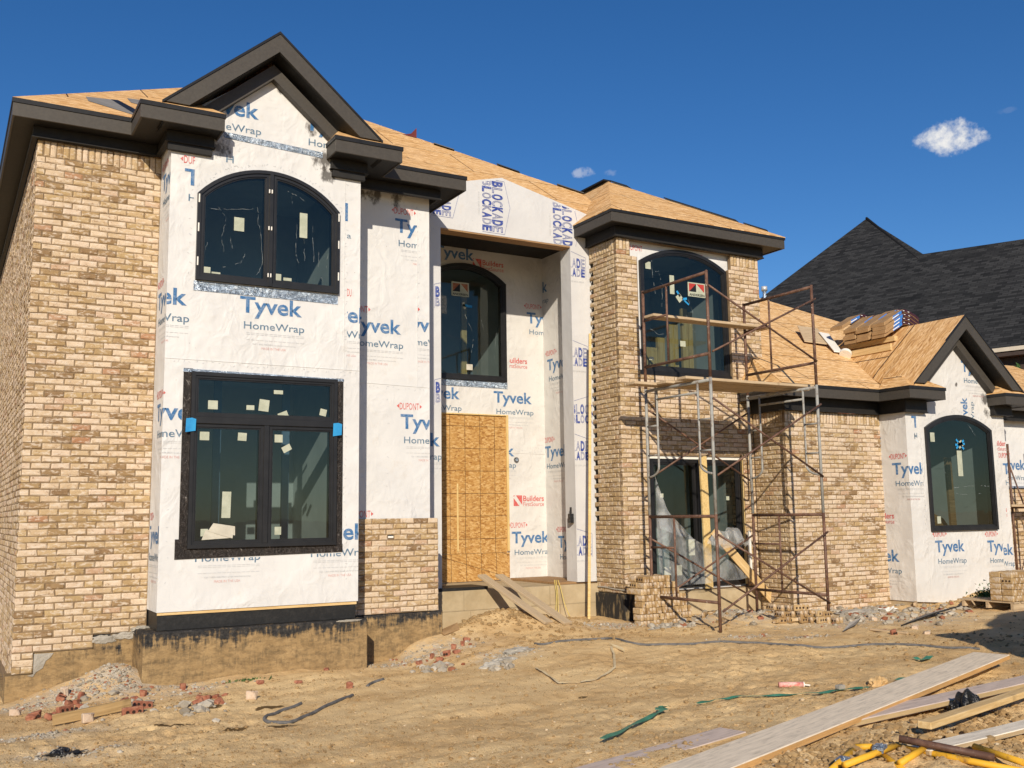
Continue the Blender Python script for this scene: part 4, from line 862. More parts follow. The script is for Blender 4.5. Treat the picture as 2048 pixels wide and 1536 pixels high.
# tower eave and roof
tp = [(9.57, 14.34), (9.57, 13.19), (13.53, 13.19), (13.53, 20)]
eave(tp, 4.88, EZ1 + .01, .31, 4.714, fr_path=[(9.81, 14.34), (9.81, 13.435), (13.21, 13.435), (13.21, 20)])
mb = MB(); mb.box(9.60, 13.50, 13.22, 14.3, 4.896, 4.908); mb.build('soffit', SOFFIT, house)
te = ez + .012; AP = (11.8, 16.35, te + .56 * 3.17)
m_t = deck('roof_deck', [[(9.555, 13.175, te), (13.545, 13.175, te), AP], [(9.555, 21, te), (9.555, 13.175, te), AP, (11.8, 21, AP[2])], [(13.545, 13.175, te), (13.545, 21, te), (11.8, 21, AP[2]), AP]], OSB)
mb = MB(); d = Vector((13.545, 13.175, te)) - Vector(AP)
for a, b, w in ((.02, .12, .26), (.34, .55, .2), (.56, .74, .2), (.78, .9, .12)):
    P, Q = Vector(AP) + d * a, Vector(AP) + d * b; mb = MB(); mb.bar(P + Vector((.05, .02, .02)), Q + Vector((.05, .02, .02)), w, .018); mb.build('roofing_felt', DRIP, house)
mb = MB()
d = Vector((11.8, 21, AP[2])) - Vector(AP); mb.bar(Vector(AP) + Vector((-.02, 0, .02)), Vector(AP) + d * .5 + Vector((-.02, 0, .02)), .2, .03)
mb.build('roofing_felt', DRIP, house)
mb = MB(); mb.prism([(9.82, -2.4), (10.40, -2.4), (10.40, -1.31), (9.82, -1.31)], fy(TY - .02), 0, .5); mb.box(9.82, 10.3, TY + .481, 14.5, -2.4, -1.312); mb.build('tower_foundation', TARM, house, bevel=.01)
mb = MB(); pts = [(-14.36, -1.22), (-14.1, -1.215), (-13.8, -1.235), (-13.5, -1.24)]
mb.tube([(TX0 - .008, -u, z) for u, z in pts] + [(TX0 + .2, TY - .008, -1.235), (10.35, TY - .01, -1.22)], .012, 6); mb.build('mortar_line', CONCG, house)
mb = MB(); mb.box(10.3, 12.83, TY - .01, TY + .4, -2.4, -1.31); mb.build('foundation', CONC, house)

# --- wing
WY, WX0, WX1, WZ = 12.7, 12.82, 15.27, 1.77
mb = MB(); f = fy(WY); bricks(mb, f, WX0, WX1, -1.80, WZ, soldier=True, seed=21, par0=(0, .1)); mortar(mb, f, WX0 + .005, WX1, -1.80, WZ); mb.build('wing_brick_front', [BRICK, MORTAR], house, fix=False)
mb = MB(); f = fx(WX0); bricks(mb, f, -TY, -WY, -1.80, WZ, soldier=True, seed=22, par1=(.1, 0)); mortar(mb, f, -TY, -WY - .09, -1.80, WZ); mb.build('wing_brick_side', [m_brick('tumbled_tan_brick_wing', RAMP_B), MORTAR], house, fix=False)
QX0, QX1, QY = 15.24, 18.12, 12.12
w6t = topf(15.735, 17.655, 1.51, 1.775)
W6 = window(QY, 15.735, 17.655, -.39, w6t, [(15.775, 17.615, -.35, lambda x, d=0: w6t(x, d + .04))], room_d=2.4)
W6['label'] = 'arched window of the right hand bay'
yg6 = QY - .012
for a in ((15.88, 16.0, 1.25, 1.42), (16.61, 16.75, .62, 1.1), (15.92, 16.02, -.25, -.12)): sticker(W6, yg6, *a)
for ti in (-.7, .1, .6): sticker(W6, yg6, 16.58, 16.86, 1.2, 1.24, TEAL, ti)
sticker(W6, yg6, 16.66, 16.80, 1.16, 1.28, STICK, .5)
smears(W6, yg6, [[(16.3, .4), (17.2, .45), (17.5, .43)], [(16.5, .3), (16.9, .27), (17.3, .3)], [(17.0, 1.6), (17.2, 1.4)], [(16.2, .75), (16.3, .6)]], .008)
mb = MB(); mb.bar((16.95, QY + .45, 1.0), (16.98, QY + .45, -.4), .16, .05, up=(0, 1, 0)); mb.bar((17.05, QY + .9, -.1), (16.9, QY + .5, -.5), .5, .04, up=(0, 1, 0)); mb.build('lumber_behind_glass', W_BROWN, W6)
GX2, GP2, GS2 = 16.66, 3.63, .865
mb = MB(); f = fy(QY)
mb.prism([(QX0, -1.62), (16.4, -1.70), (QX1, -1.60), (QX1, 1.95), (17.75, 2.25), (GX2, 3.22), (15.57, 2.25), (QX0, 1.95)], f, 0, .08, 0, holes=[outl(15.735, 17.655, -.39, w6t, .01)])
mb.box(QX0, QX0 + .08, QY + .081, 12.75, -1.62, 1.95); mb.box(QX1 - .08, QX1, QY + .081, 13.2, -1.62, 1.95)
inq = XR(QX0, QX1)
logo(mb, f, EPS, 15.828, -.55, inq + ((0, -1, .415),)); logo(mb, f, EPS, 17.329, -.583, XR(QX0, 17.78) + ((0, -1, .415),)); logo(mb, f, EPS, 17.28, -.66, XR(17.80, QX1)); logo(mb, f, EPS, 15.40, 1.718, XR(QX0, 15.53), fine=False, dp=False); logo(mb, f, EPS, 14.887, .87, XR(QX0, 15.62))
put_text(mb, 'H', 2, f, EPS, 15.46, 15.53, 1.31, 1.41); staples(mb, f, [(15.62, 1.4), (15.62, -1.4)], 15, .09); staples(mb, f, [(17.85, 1.7), (17.8, -1.4)], 16, .09); staples(mb, f, [(15.6, 1.5)] + [(x, w6t(x) + .09) for x in np.linspace(15.75, 17.64, 7)] + [(17.8, 1.5)], 17, .06); lap(mb, f, (15.60, 1.7), (15.62, -1.5)); lap(mb, f, (17.80, 1.7), (17.79, -1.5))
g2 = ((GS2, -1, GS2 * GX2 - 3.16), (-GS2, -1, -GS2 * GX2 - 3.16))
logo(mb, f, EPS, 15.16, 2.95, g2 + ((0, 1, 2.2),)); logo(mb, f, EPS, 16.937, 2.842, g2 + ((0, 1, 2.15),))
put_text(mb, 'Tyvek', 1, f, EPS, 16.83, 17.03, 1.55, 2.12, ((0, 1, 1.78),), .02, rot=-1); put_text(mb, 'HomeWrap', 2, f, EPS, 17.12, 17.22, 1.2, 2.05, ((0, 1, 1.68),), rot=-1)
builders(mb, f, EPS, 17.72, 1.22, XR(17.85, QX1), icon=False); put_text(mb, 'DUPONT', 3, f, EPS, 17.88, 18.2, .99, 1.09, XR(QX0, QX1)); logo(mb, f, EPS, 17.983, .889, XR(QX0, QX1), fine=False, dp=False); builders(mb, f, EPS, 17.55, -.06, XR(17.98, QX1), icon=False)
f = fx(QX0)
for y0, z0, k in ((-13.54, 1.74, 0), (-12.473, .87, 0), (-13.26, -.706, 0)): logo(mb, f, EPS, y0, z0, XR(-12.7, -QY))
builders(mb, f, EPS, -12.95, -.145, XR(-12.7, -QY), icon=False)
mb.build('house_wrap', [WRAPD] + PRINTS, house, fix=False)
mb = MB(); mb.box(QX0 + .02, QX1 - .02, QY + .06, 12.9, -2.3, -1.55); mb.build('foundation', CONC, house)
VZ0, VZ1 = 1.985, 2.19
eave([(12.5, 13.48), (12.5, 12.39), (14.905, 12.39), (14.905, 11.72), (15.88, 11.72), (15.88, 12.115)], VZ0, VZ1, .31, WZ, fr_path=[(12.76, 13.48), (12.76, 12.63), (15.16, 12.63), (15.16, 12.03), (15.75, 12.03), (15.75, 12.12)])
eave([(17.65, 12.115), (17.65, 11.72), (18.6, 11.72), (18.6, 12.39), (23, 12.39)], VZ0, VZ1, .31, WZ + .03, fr_path=[(17.72, 12.12), (17.72, 12.03), (18.28, 12.03), (18.28, 12.63), (23, 12.63)])
mb = MB(); mb.box(12.53, 14.93, 12.42, 13.4, VZ0 + .016, VZ0 + .028); mb.box(14.93, 15.86, 11.75, 12.7, VZ0 + .0165, VZ0 + .0285); mb.box(17.68, 18.57, 11.75, 12.7, VZ0 + .0165, VZ0 + .0285); mb.box(18.57, 23, 12.42, 12.8, VZ0 + .0165, VZ0 + .0285); mb.build('soffit', SOFFIT, house)
rake(GX2, GP2, GS2, 15.08, 18.28, 11.75, .26, .03, z_cut=2.27); rake(GX2, GP2 - .34, GS2, 15.5, 17.8, 11.99, .20, .125, name='rake_frieze', z_cut=2.2, drip=False)
mb = MB()
for sgn in (-1, 1):
    z = lambda x, dz: GP2 + dz - GS2 * abs(x - GX2)
    n = (GX2, GX2 + sgn * 1.5); q = [(n[0], 11.78, z(n[0], -.26)), (n[1], 11.78, z(n[1], -.26)), (n[1], 12.1, z(n[1], -.26)), (n[0], 12.1, z(n[0], -.26))]; mb.hexa([(a, b, c - .012) for a, b, c in q] + q)
mb.build('soffit', SOFFIT, house)
vz = VZ1 + .016; xg0 = GX2 - (GP2 + .012 - vz) / GS2
VT = (GX2, 12.39 + (GP2 + .012 - vz) / .56, GP2 + .012)
deck('roof_deck', [[(xg0 - .02, 11.74, vz - .01), (GX2, 11.74, GP2 + .014), (GX2, VT[1] + .4, GP2 + .014), (xg0 + .1, 12.4, vz + .06)], [(GX2, 11.74, GP2 + .014), (18.28, 11.74, GP2 + .014 - GS2 * 1.62), (18.28, 14.5, GP2 + .014 - GS2 * 1.62), (GX2, VT[1] + .4, GP2 + .014)]], OSBG)
dk = bpy.data.objects[-1] if False else None
w0 = lambda x, y: (x, y, vz + .56 * (y - 12.38))
deck('roof_deck', [[(12.49, 12.38, vz), (15.6, 12.38, vz), w0(GX2, VT[1]), w0(20.2, 15.05), w0(18.61, 16.48), w0(17.26, 17.71), w0(15.2, 19.6), w0(14.6, 19.0), w0(12.5 + .53 * 3.2, 12.39 + 3.2)], [(12.49, 20, vz), (12.49, 12.38, vz), w0(12.5 + .53 * 3.2, 12.39 + 3.2), w0(14.6, 19.0), (14.6, 21, vz + 2.0)], [w0(20.2, 15.05), (21, 20, vz), (15.2, 22, vz), w0(15.2, 19.6), w0(17.26, 17.71), w0(18.61, 16.48)]], OSBP)
deck('roof_deck', [[(14.895, 11.71, vz), (15.89, 11.71, vz), (15.62, 12.12, vz + .24), (15.2, 12.12, vz + .24)], [(14.895, 12.39, vz), (14.895, 11.71, vz), (15.2, 12.12, vz + .24), (15.2, 12.5, vz + .25)]], OSB)
deck('roof_deck', [[(17.64, 11.71, vz), (18.61, 11.71, vz), (18.2, 12.12, vz + .24), (17.85, 12.12, vz + .24)], [(17.64, 12.12, vz), (17.64, 11.71, vz), (17.85, 12.12, vz + .24)], [(18.6, 12.38, vz), (23, 12.38, vz), (23, 15, vz + 1.3), (18.6, 15, vz + 1.3)]], OSB)
# garage wall at the right edge
mb = MB(); f = fy(12.82); mb.box(QX1 - .05, 23, 12.82, 12.9, .30, 2.0)
logo(mb, f, EPS, 18.95, 1.02); put_text(mb, 'Builders', 3, f, EPS, 18.55, 18.65, .75, 1.35, (), .015, rot=1); put_text(mb, 'FirstSource', 3, f, EPS, 18.44, 18.52, .75, 1.3, (), rot=1); put_poly(mb, [(18.45, 1.75), (18.45, 1.58), (18.62, 1.75)], [(0, 1, 2)], 3, f, EPS); put_poly(mb, [(18.65, 1.75), (18.65, 1.5), (18.47, 1.5)], [(0, 1, 2)], 3, f, EPS)
mb.build('house_wrap', [WRAP] + PRINTS, house, fix=False)
mb = MB(); f = fy(WY + .02); bricks(mb, f, QX1, 23, -1.75, .40, seed=31); mortar(mb, f, QX1, 23, -1.75, .40); mb.build('garage_brick_wall', [BRICK, MORTAR], house, fix=False)
mb = MB(); mb.box(QX1, 23, 12.70, 12.83, .42, .46); mb.build('flashing_ledge', m_noise('blue_grey_flashing', (.16, .19, .25), (.22, .25, .31), 5), house)
mb = MB(); mb.box(.95, 22.9, 23.9, 24, -2, 4.7); mb.box(22.9, 23, 12.9, 24, -2, 2); mb.build('rear_wall', WRAP, house)

# ------------------------------------------------------------------ ground
def axis(parts):
    out = []
    for a, b, s in parts: out += list(np.arange(a, b, s))
    return np.array(out + [parts[-1][1]])
gx = axis(((-900, -100, 100), (-100, -12, 8), (-12, -4, .5), (-4, -1, .10), (-1, 12, .032), (12, 20, .045), (20, 26, .25), (26, 60, 3), (60, 120, 15), (120, 900, 130)))
gy = axis(((-900, -100, 100), (-100, -8, 8), (-8, 3, .5), (3, 7, .028), (7, 13.6, .04), (13.6, 16, .12), (16, 30, 1), (30, 90, 10), (90, 900, 90)))
GXm, GYm = np.meshgrid(gx, gy); gzv = gz(GXm.ravel(), GYm.ravel())
me = bpy.data.meshes.new('dirt_ground'); nx, ny = len(gx), len(gy)
co = np.column_stack((GXm.ravel(), GYm.ravel(), gzv)).astype(np.float32)
me.vertices.add(len(co)); me.vertices.foreach_set('co', co.ravel())
I = np.arange((nx - 1) * (ny - 1)); i = I % (nx - 1); j = I // (nx - 1); b = j * nx + i
loops = np.column_stack((b, b + 1, b + nx + 1, b + nx)).astype(np.int32)
me.loops.add(loops.size); me.loops.foreach_set('vertex_index', loops.ravel()); me.polygons.add(len(loops)); me.polygons.foreach_set('loop_start', np.arange(0, loops.size, 4, dtype=np.int32)); me.polygons.foreach_set('loop_total', np.full(len(loops), 4, np.int32))
me.update(calc_edges=True); me.polygons.foreach_set('use_smooth', np.ones(len(loops), bool)); me.materials.append(DIRT)
xx, yy = co[:, 0], co[:, 1]
def blob(lst):
    g = np.zeros(len(co))
    for x, y, r, k, a in lst: g = np.maximum(g, a * np.exp(-(((x - xx) / (r * 1.25)) ** 2 + ((y - yy) / (k * 1.25)) ** 2)))
    return g
def G(u, v): x, y, z = gpix(u, v); return x, y
greys = []
for (u, v, r, k, a) in ((225, 1368, .6, .3, 1), (255, 1350, .3, .25, 1), (150, 1392, .6, .25, 1), (240, 1350, .55, .35, 1), (110, 1395, .6, .3, .9), (370, 1385, .45, .3, .6), (60, 1480, .5, .22, .9), (140, 1510, .35, .2, .8), (330, 1370, .4, .3, .6), (860, 1305, .6, .3, .9), (1010, 1310, .35, .3, .9), (800, 1330, .4, .2, .7),
        (1240, 1250, .6, .25, 1), (1450, 1225, .9, .4, 1), (1560, 1235, .8, .4, .9), (1720, 1235, 1.2, .5, 1), (1850, 1240, .9, .5, .7), (1350, 1250, .5, .2, .8), (1500, 1275, .5, .15, .5), (1600, 1275, .5, .12, .5), (430, 1340, .5, .3, .4)): greys.append((*G(u, v), r, k, a))
wets = [(*G(355, 1452), .16, .07, 1), (*G(445, 1462), .2, .05, 1), (*G(560, 1452), .15, .06, 1), (*G(540, 1416), .12, .05, .9), (*G(1165, 1393), .05, .03, .8), (*G(415, 1420), .15, .06, .7)]
for n_, l_ in (('grey', greys), ('wet', wets)):
    at = me.attributes.new(n_, 'FLOAT', 'POINT'); at.data.foreach_set('value', blob(l_).astype(np.float32))
o = link('ground', me); tag(o, None, None, kind='structure')

# loose pebbles and clods: one uncountable scatter
ico = bmesh.new(); bmesh.ops.create_icosphere(ico, subdivisions=1, radius=1); IV = np.array([v.co[:] for v in ico.verts]); IF = [tuple(v.index for v in f.verts) for f in ico.faces]; ico.free()
def scatter(name, spots, mat):
    V = []; Fc = []; A = []; rg = np.random.default_rng(5)
    for x, y, s, r in spots:
        k = len(V) and sum(1 for _ in ()) ; base = len(V)
        sc = s * np.array((1, rg.uniform(.6, 1.1), rg.uniform(.45, .8))); P = IV * sc * (1 + .5 * (rg.random((12, 1)) - .5)); a = rg.uniform(0, 6.28); c, sn = math.cos(a), math.sin(a)
        P = np.column_stack((P[:, 0] * c - P[:, 1] * sn + x, P[:, 0] * sn + P[:, 1] * c + y, P[:, 2]))
        V.append(P); A += [r] * 20
    n = len(V); P = np.concatenate(V); X = np.array([q[0] for q in spots]); Y = np.array([q[1] for q in spots]); Sz = np.array([q[2] for q in spots]); Z = gz(X, Y) + Sz * .25
    P[:, 2] += np.repeat(Z, 12); faces = (np.array(IF)[None] + (np.arange(n) * 12)[:, None, None]).reshape(-1, 3)
    me = bpy.data.meshes.new(name); me.from_pydata(P.tolist(), [], faces.tolist()); at = me.attributes.new('rnd', 'FLOAT', 'FACE'); at.data.foreach_set('value', np.array(A, np.float32)); me.materials.append(mat)
    o = link(name, me); tag(o, None, None, kind='stuff'); return o
mm = NT('pebble', .9, .2); mm.col(mm.mix(mm.ramp(mm.noise(mm.coord(), 30, 3, .6), [(.3, 0), (.8, .4)]), mm.ramp(mm.attr('rnd'), [(0, (.27, .175, .08)), (.6, (.37, .25, .12)), (.88, (.46, .33, .18)), (1, (.60, .49, .33))]), (.3, .2, .1)))
rg = np.random.default_rng(3); spots = []
while len(spots) < 15000:
    u = rg.uniform(-40, 2090); v = 1225 + (1560 - 1225) * rg.random() ** .8
    d = pray(u, v); t = -1.72 / d[2]; x, y = d[0] * t, d[1] * t
    if y > 12.3 or y < 3.6: continue
    den = vnoise(np.array([x * .8]), np.array([y * .8]), 12)[0] + .5
    if rg.random() > .25 + den: continue
    s = .0035 + .010 * rg.random() ** 3 + (.022 * rg.random() if rg.random() < .02 else 0) + (.02 * rg.random() if (y < 5.2 and x > 4.3) else 0)
    spots.append((x, y, s, rg.random() ** 1.4))
for (cx, cy_, rx, ry, n_, smax) in ((7.8, 13.3, .7, .40, 800, .045), (6.9, 4.9, 2.2, .5, 1100, .045), (9.0, 5.6, 1.5, .5, 400, .035), (7.5, 12.0, 1.5, .4, 500, .035), (11.5, 8.3, 1.4, .8, 500, .028), (5.0, 6.6, 1.5, .7, 260, .022), (2.6, 10.9, 1.6, .5, 300, .02), (17, 11.4, 1.0, .4, 350, .05), (3.5, 8.6, 2.5, .8, 350, .016)):
    for _ in range(n_):
        x = cx + rg.normal() * rx; y = cy_ + rg.normal() * ry
        if (y > 12.45 and x < 6.4) or y > 14.2 or (y > 13.1 and x > 9.3): continue
        spots.append((x, y, .007 + smax * rg.random() ** 3, rg.random() * .55))
scatter('pebbles', spots, mm.mat)
spots = []
for (gx_, gy_, r, k, a) in greys:
    for _ in range(int(190 * a)):
        x = gx_ + rg.normal() * r * .6; y = gy_ + rg.normal() * k * .6
        if y > 13.1 or (y > 12.42 and 2.1 < x < 5): continue
        spots.append((x, y, .008 + .022 * rg.random() ** 3, rg.random()))
mg = NT('rubble_crumb', .95, .1); mg.col(mg.ramp(mg.attr('rnd'), [(0, (.26, .22, .165)), (.6, (.38, .34, .275)), (.88, (.47, .425, .35)), (.91, (.25, .09, .045)), (1, (.32, .15, .09))]))
for (u, v, du, dv, n_) in ((1460, 1228, 60, 16, 170), (1560, 1222, 60, 14, 110), (1720, 1230, 90, 16, 200), (1850, 1235, 70, 16, 130), (225, 1370, 60, 18, 60), (400, 1395, 50, 12, 40), (880, 1305, 45, 12, 50), (1350, 1252, 60, 6, 40), (1000, 1318, 30, 10, 30)):
    for _ in range(n_):
        d = pray(u + rg.normal() * du * .55, v + rg.normal() * dv * .6); t = -1.72 / d[2]; x, y = d[0] * t, d[1] * t
        if y > 13.1 or (y > 12.42 and x < 5) or (y > 12.6 and x > 12.7): continue
        spots.append((x, y, .02 + .055 * rg.random() ** 2, rg.random() * .95))
scatter('mortar_crumbs', spots, mg.mat)

# ------------------------------------------------------------------ bricks lying about
def brick_mesh(name, l, w, h, holes, mats, seed, brk=False, axis_holes='z'):
    mb = MB(); rg = random.Random(seed); j = lambda: rg.uniform(-.004, .004)
    P = [(sx * l / 2 + j(), sy_ * w / 2 + j(), sz * h / 2 + j()) for sz in (-1, 1) for sx, sy_ in ((-1, -1), (1, -1), (1, 1), (-1, 1))]
    if brk: P[1] = (P[1][0] - .04, P[1][1], P[1][2]); P[6] = (P[6][0] - .055, P[6][1] - .01, P[6][2]); P[5] = (P[5][0] - .02, P[5][1], P[5][2] - .01)
    mb.hexa(P, 0, rg.random())
    if holes:
        for i in range(3):
            cx = (i - 1) * l * .29
            if brk and i == 2: continue
            for s in (-1, 1):
                mb.face([(cx + .017 * math.cos(t), .017 * math.sin(t), s * (h / 2 + .0045)) for t in np.linspace(0, 2 * math.pi, 11)[:-1]], 1, .5)
    me = mb.mesh(name, mats); b = bmesh.new(); b.from_mesh(me); bmesh.ops.recalc_face_normals(b, faces=b.faces); b.to_mesh(me); b.free(); return me
BM_T = [brick_mesh('tan_brick', .2, .092, .058, True, [BRICKT, DARKHOLE], s) for s in (1, 2, 3, 4, 5, 6)]
BM_P = [brick_mesh('tan_brick', .2, .092, .058, False, [BRICKT, DARKHOLE], s) for s in (41, 42, 43, 44)]
BM_R = [brick_mesh('red_brick', .2, .092, .058, True, [REDBRICK, DARKHOLE], 11), brick_mesh('broken_red_brick', .12, .092, .058, True, [REDBRICK, DARKHOLE], 12, True), brick_mesh('broken_red_brick', .09, .085, .055, False, [REDBRICK, DARKHOLE], 13, True), brick_mesh('red_brick', .2, .092, .058, True, [REDBRICK, DARKHOLE], 14)]
BM_C = [brick_mesh('cream_brick', .2, .092, .058, False, [BRICK, DARKHOLE], 21), brick_mesh('cream_brick', .13, .092, .058, False, [BRICK, DARKHOLE], 22, True)]
def put(name, me, loc, rot, label, cat, group, bev=.009):
    o = bpy.data.objects.new(name, me); COL.objects.link(o); o.location = loc; o.rotation_euler = rot; tag(o, label, cat, group)
    if bev: m = o.modifiers.new('bevel', 'BEVEL'); m.width = bev; m.segments = 1; m.limit_method = 'ANGLE'; m.angle_limit = .6
    return o
rg = random.Random(44)
# tall stack by the scaffold: bricks on edge, ends to the street
sx0, sy0, _z = gpix(1283, 1252); NB = 14; step = .0635
zb_ = gz1(sx0 + .4, sy0 + .1) - .02
for lay in range(8):
    z = zb_ + .046 + lay * .0955
    left = 0 if lay < 3 else (1 if lay < 6 else 2); right = NB + 2 - max(0, (lay - 1) // 2) if lay < 5 else NB - (lay - 4)
    for row in range(2):
        if row == 1 and lay < 5: continue
        for i in range(left, right):
            put('stacked_brick', (BM_P[rg.randrange(4)] if i == left and rg.random() < .85 else BM_T[rg.randrange(6)]), (sx0 + .03 + i * step + rg.uniform(-.004, .004), sy0 + .1 + row * .205 + rg.uniform(-.02, .02) + lay * .012, z), (R(90) * (1 if rg.random() < .5 else -1), rg.uniform(-.03, .03), R(90) + rg.uniform(-.04, .04)), 'tan cored brick laid on edge in the tall stack beside the scaffold', 'brick', 'bricks of the tall stack beside the scaffold')
# low tumbled pile by the right scaffold foot
px0, py0, _z = gpix(1555, 1248); px1, py1, _z = gpix(1690, 1246)
for lay, cnt in ((0, 11), (1, 9), (2, 6)):
    for i in range(cnt):
        t = (i + .5 * (lay % 2) + .5) / 11.2; x = px0 + (px1 - px0) * t + rg.uniform(-.03, .03); y = py0 + (py1 - py0) * t + .05 + lay * .05 + rg.uniform(-.05, .05)
        kind = rg.random()
        rot = (R(90), 0, R(90) + rg.uniform(-.3, .3)) if kind < .5 else ((R(90) + rg.uniform(-.1, .1), 0, rg.uniform(-.3, .3)) if kind < .8 else (rg.uniform(-.2, .2), rg.uniform(-.2, .2), rg.uniform(-.5, .5)))
        put('loose_brick', BM_T[rg.randrange(6)], (x, y, gz1(x, y) + .045 + lay * .085), rot, 'tan cored brick tumbled in the low pile by the right scaffold foot', 'brick', 'bricks of the low tumbled pile')
# brick cube on a pallet at the right edge
qx, qy, qz = gpix(2030, 1222); qx += .1; qy += .05
pal = thing('pallet', 'grey wooden pallet carrying a cube of bricks at the right edge', 'pallet', (qx, qy, qz))
mb = MB()
for i in range(6): mb.box(qx - .1 + i * .2, qx + .04 + i * .2, qy - .05, qy + 1.0, qz + .13, qz + .15)
mb.build('deck_board', W_PLANK, pal)
for yy_ in (0, .45, .9):
    mb = MB(); mb.box(qx - .1, qx + 1.1, qy + yy_ - .03, qy + yy_ + .02, qz + .03, qz + .128); mb.build('stringer', W_PLANK, pal)
mb = MB(); mb.box(qx - .12, qx + 1.1, qy - .05, qy + .05, qz + .0, qz + .028); mb.build('bottom_board', W_PLANK, pal)
for lay in range(5):
    for i in range(14):
        for row in range(2):
            if row == 1 and lay < 4 and i > 0: continue
            put('stacked_brick', (BM_P[rg.randrange(4)] if i == 0 and (lay, row) != (3, 0) else BM_T[rg.randrange(6)]), (qx - .05 + i * .064 + rg.uniform(-.003, .003), qy + .08 + row * .21, qz + .2 + lay * .0955), (R(90) * (1 if rg.random() < .5 else -1), rg.uniform(-.02, .02), R(90) + rg.uniform(-.03, .03)), 'dark tan brick on edge in the cube on the pallet at the right edge', 'brick', 'bricks on the pallet at the right edge')
# rubble
def rub(lst, meshes, name, label, cat, group, sink=.015, upright=.3):
    for u, v in lst:
        x, y, z = gpix(u, v); k = rg.randrange(len(meshes)); rx = R(90) if rg.random() < upright else rg.uniform(-.35, .35)
        put(name, meshes[k], (x, y, z + (.04 if abs(rx) > 1 else .028) - sink), (rx, rg.uniform(-.3, .3), rg.uniform(0, 6.28)), label, cat, group)
rub([(125, 1400), (150, 1408), (165, 1398), (185, 1425), (75, 1440), (140, 1412), (270, 1400), (285, 1392), (105, 1435), (60, 1443), (128, 1395), (245, 1405), (160, 1416), (215, 1424)], BM_R[1:3], 'broken_brick', 'broken red brick piece in the rubble under the left corner of the house', 'brick', 'broken bricks under the left corner')
rub([(365, 1378), (400, 1398), (412, 1404), (430, 1400), (450, 1395), (395, 1415), (440, 1412), (352, 1370)], BM_R[1:3], 'broken_brick', 'broken red brick piece in the rubble below the lower bay window', 'brick', 'broken bricks below the bay')
rub([(518, 1366), (595, 1366), (650, 1340), (700, 1378)], BM_R[2:3], 'broken_brick', 'small red brick chip lying alone on the bare dirt below the bay', 'brick', 'brick chips below the bay')
rub([(905, 1298), (925, 1290), (840, 1328), (862, 1318), (895, 1312), (915, 1305), (880, 1322), (935, 1280)], BM_R[1:3], 'broken_brick', 'broken red brick piece on the mortar spill left of the ramp boards', 'brick', 'broken bricks left of the ramp')
rub([(1410, 1235), (1425, 1228), (1475, 1235), (1500, 1225), (1520, 1238), (1540, 1226), (1395, 1225), (1450, 1245)], BM_T[:3] + BM_R[1:2], 'broken_brick', 'loose brick in the grey mortar rubble between the scaffold feet', 'brick', 'loose bricks between the scaffold feet')
rub([(1690, 1222), (1700, 1230), (1765, 1262), (1830, 1258), (1855, 1268), (1790, 1270), (1745, 1240), (1870, 1228), (1905, 1208), (1940, 1225), (1880, 1222), (1930, 1215)], BM_R[1:3] + BM_C[1:], 'broken_brick', 'broken brick piece in the debris in front of the right hand bay', 'brick', 'broken bricks before the right hand bay')
for (u, v, me, rot, lb) in ((130, 1425, BM_R[0], (R(80), 0, R(35)), 'whole brick with core holes leaning in the rubble above the short board'), (178, 1450, BM_C[1], (R(85), 0, R(10)), 'cream half brick leaning against the front of the short board'), (505, 1402, BM_C[1], (R(80), 0, R(-20)), 'single cream brick standing on the dirt above the bent hose end'), (265, 1432, BM_R[0], (R(90), 0, R(8)), 'red brick with core holes at the right end of the short board'), (285, 1418, BM_R[3], (R(70), .2, R(15)), 'red cored brick lying behind the right end of the short board'), (130, 1392, BM_C[1], (0, R(80), R(20)), 'grey stained block standing on top of the left rubble heap'), (102, 1440, BM_R[1], (R(20), .3, R(50)), 'dark red brick piece under the left end of the short board'), (32, 1432, BM_C[1], (R(80), 0, R(0)), 'cream brick piece at the foot of the left corner')):
    x, y, z = gpix(u, v); put('brick', me, (x, y, z + .035), rot, lb, 'brick', None)
for i, (u, v, sx, sy_, sz, lb) in enumerate(((1010, 1322, .20, .10, .06, 'flat grey mortar slab on the dirt left of the long hose'), (985, 1335, .16, .08, .07, 'folded grey cement bag on the dirt below the ramp boards'), (1038, 1303, .22, .12, .06, 'grey mortar lump beside the left end of the long hose'), (1460, 1215, .35, .2, .13, 'heap of grey mortar between the scaffold feet'), (1530, 1208, .3, .18, .12, 'grey mortar heap behind the low brick pile'), (1390, 1222, .22, .15, .09, 'grey mortar clump right of the tall brick stack'), (1340, 1255, .4, .08, .03, 'thin grey mortar spill at the foot of the tall brick stack'), (1715, 1225, .45, .22, .06, 'low grey mortar heap right of the low brick pile'), (1800, 1210, .3, .15, .07, 'grey mortar heap at the corner of the right hand bay'), (612, 1429, .06, .05, .03, 'pale fist sized stone beside the bent hose'), (575, 1434, .05, .04, .03, 'tan stone resting on the bent hose'))):
    x, y, z = gpix(u, v); lump('mortar_heap' if i < 9 else 'stone', x, y, z - .01, sx, sy_, sz, CONCG if i < 9 else mm.mat, None, 60 + i, 3, .45); tag(bpy.data.objects[-1] if False else COL.objects[-1], lb, 'rubble' if i < 9 else 'stone')

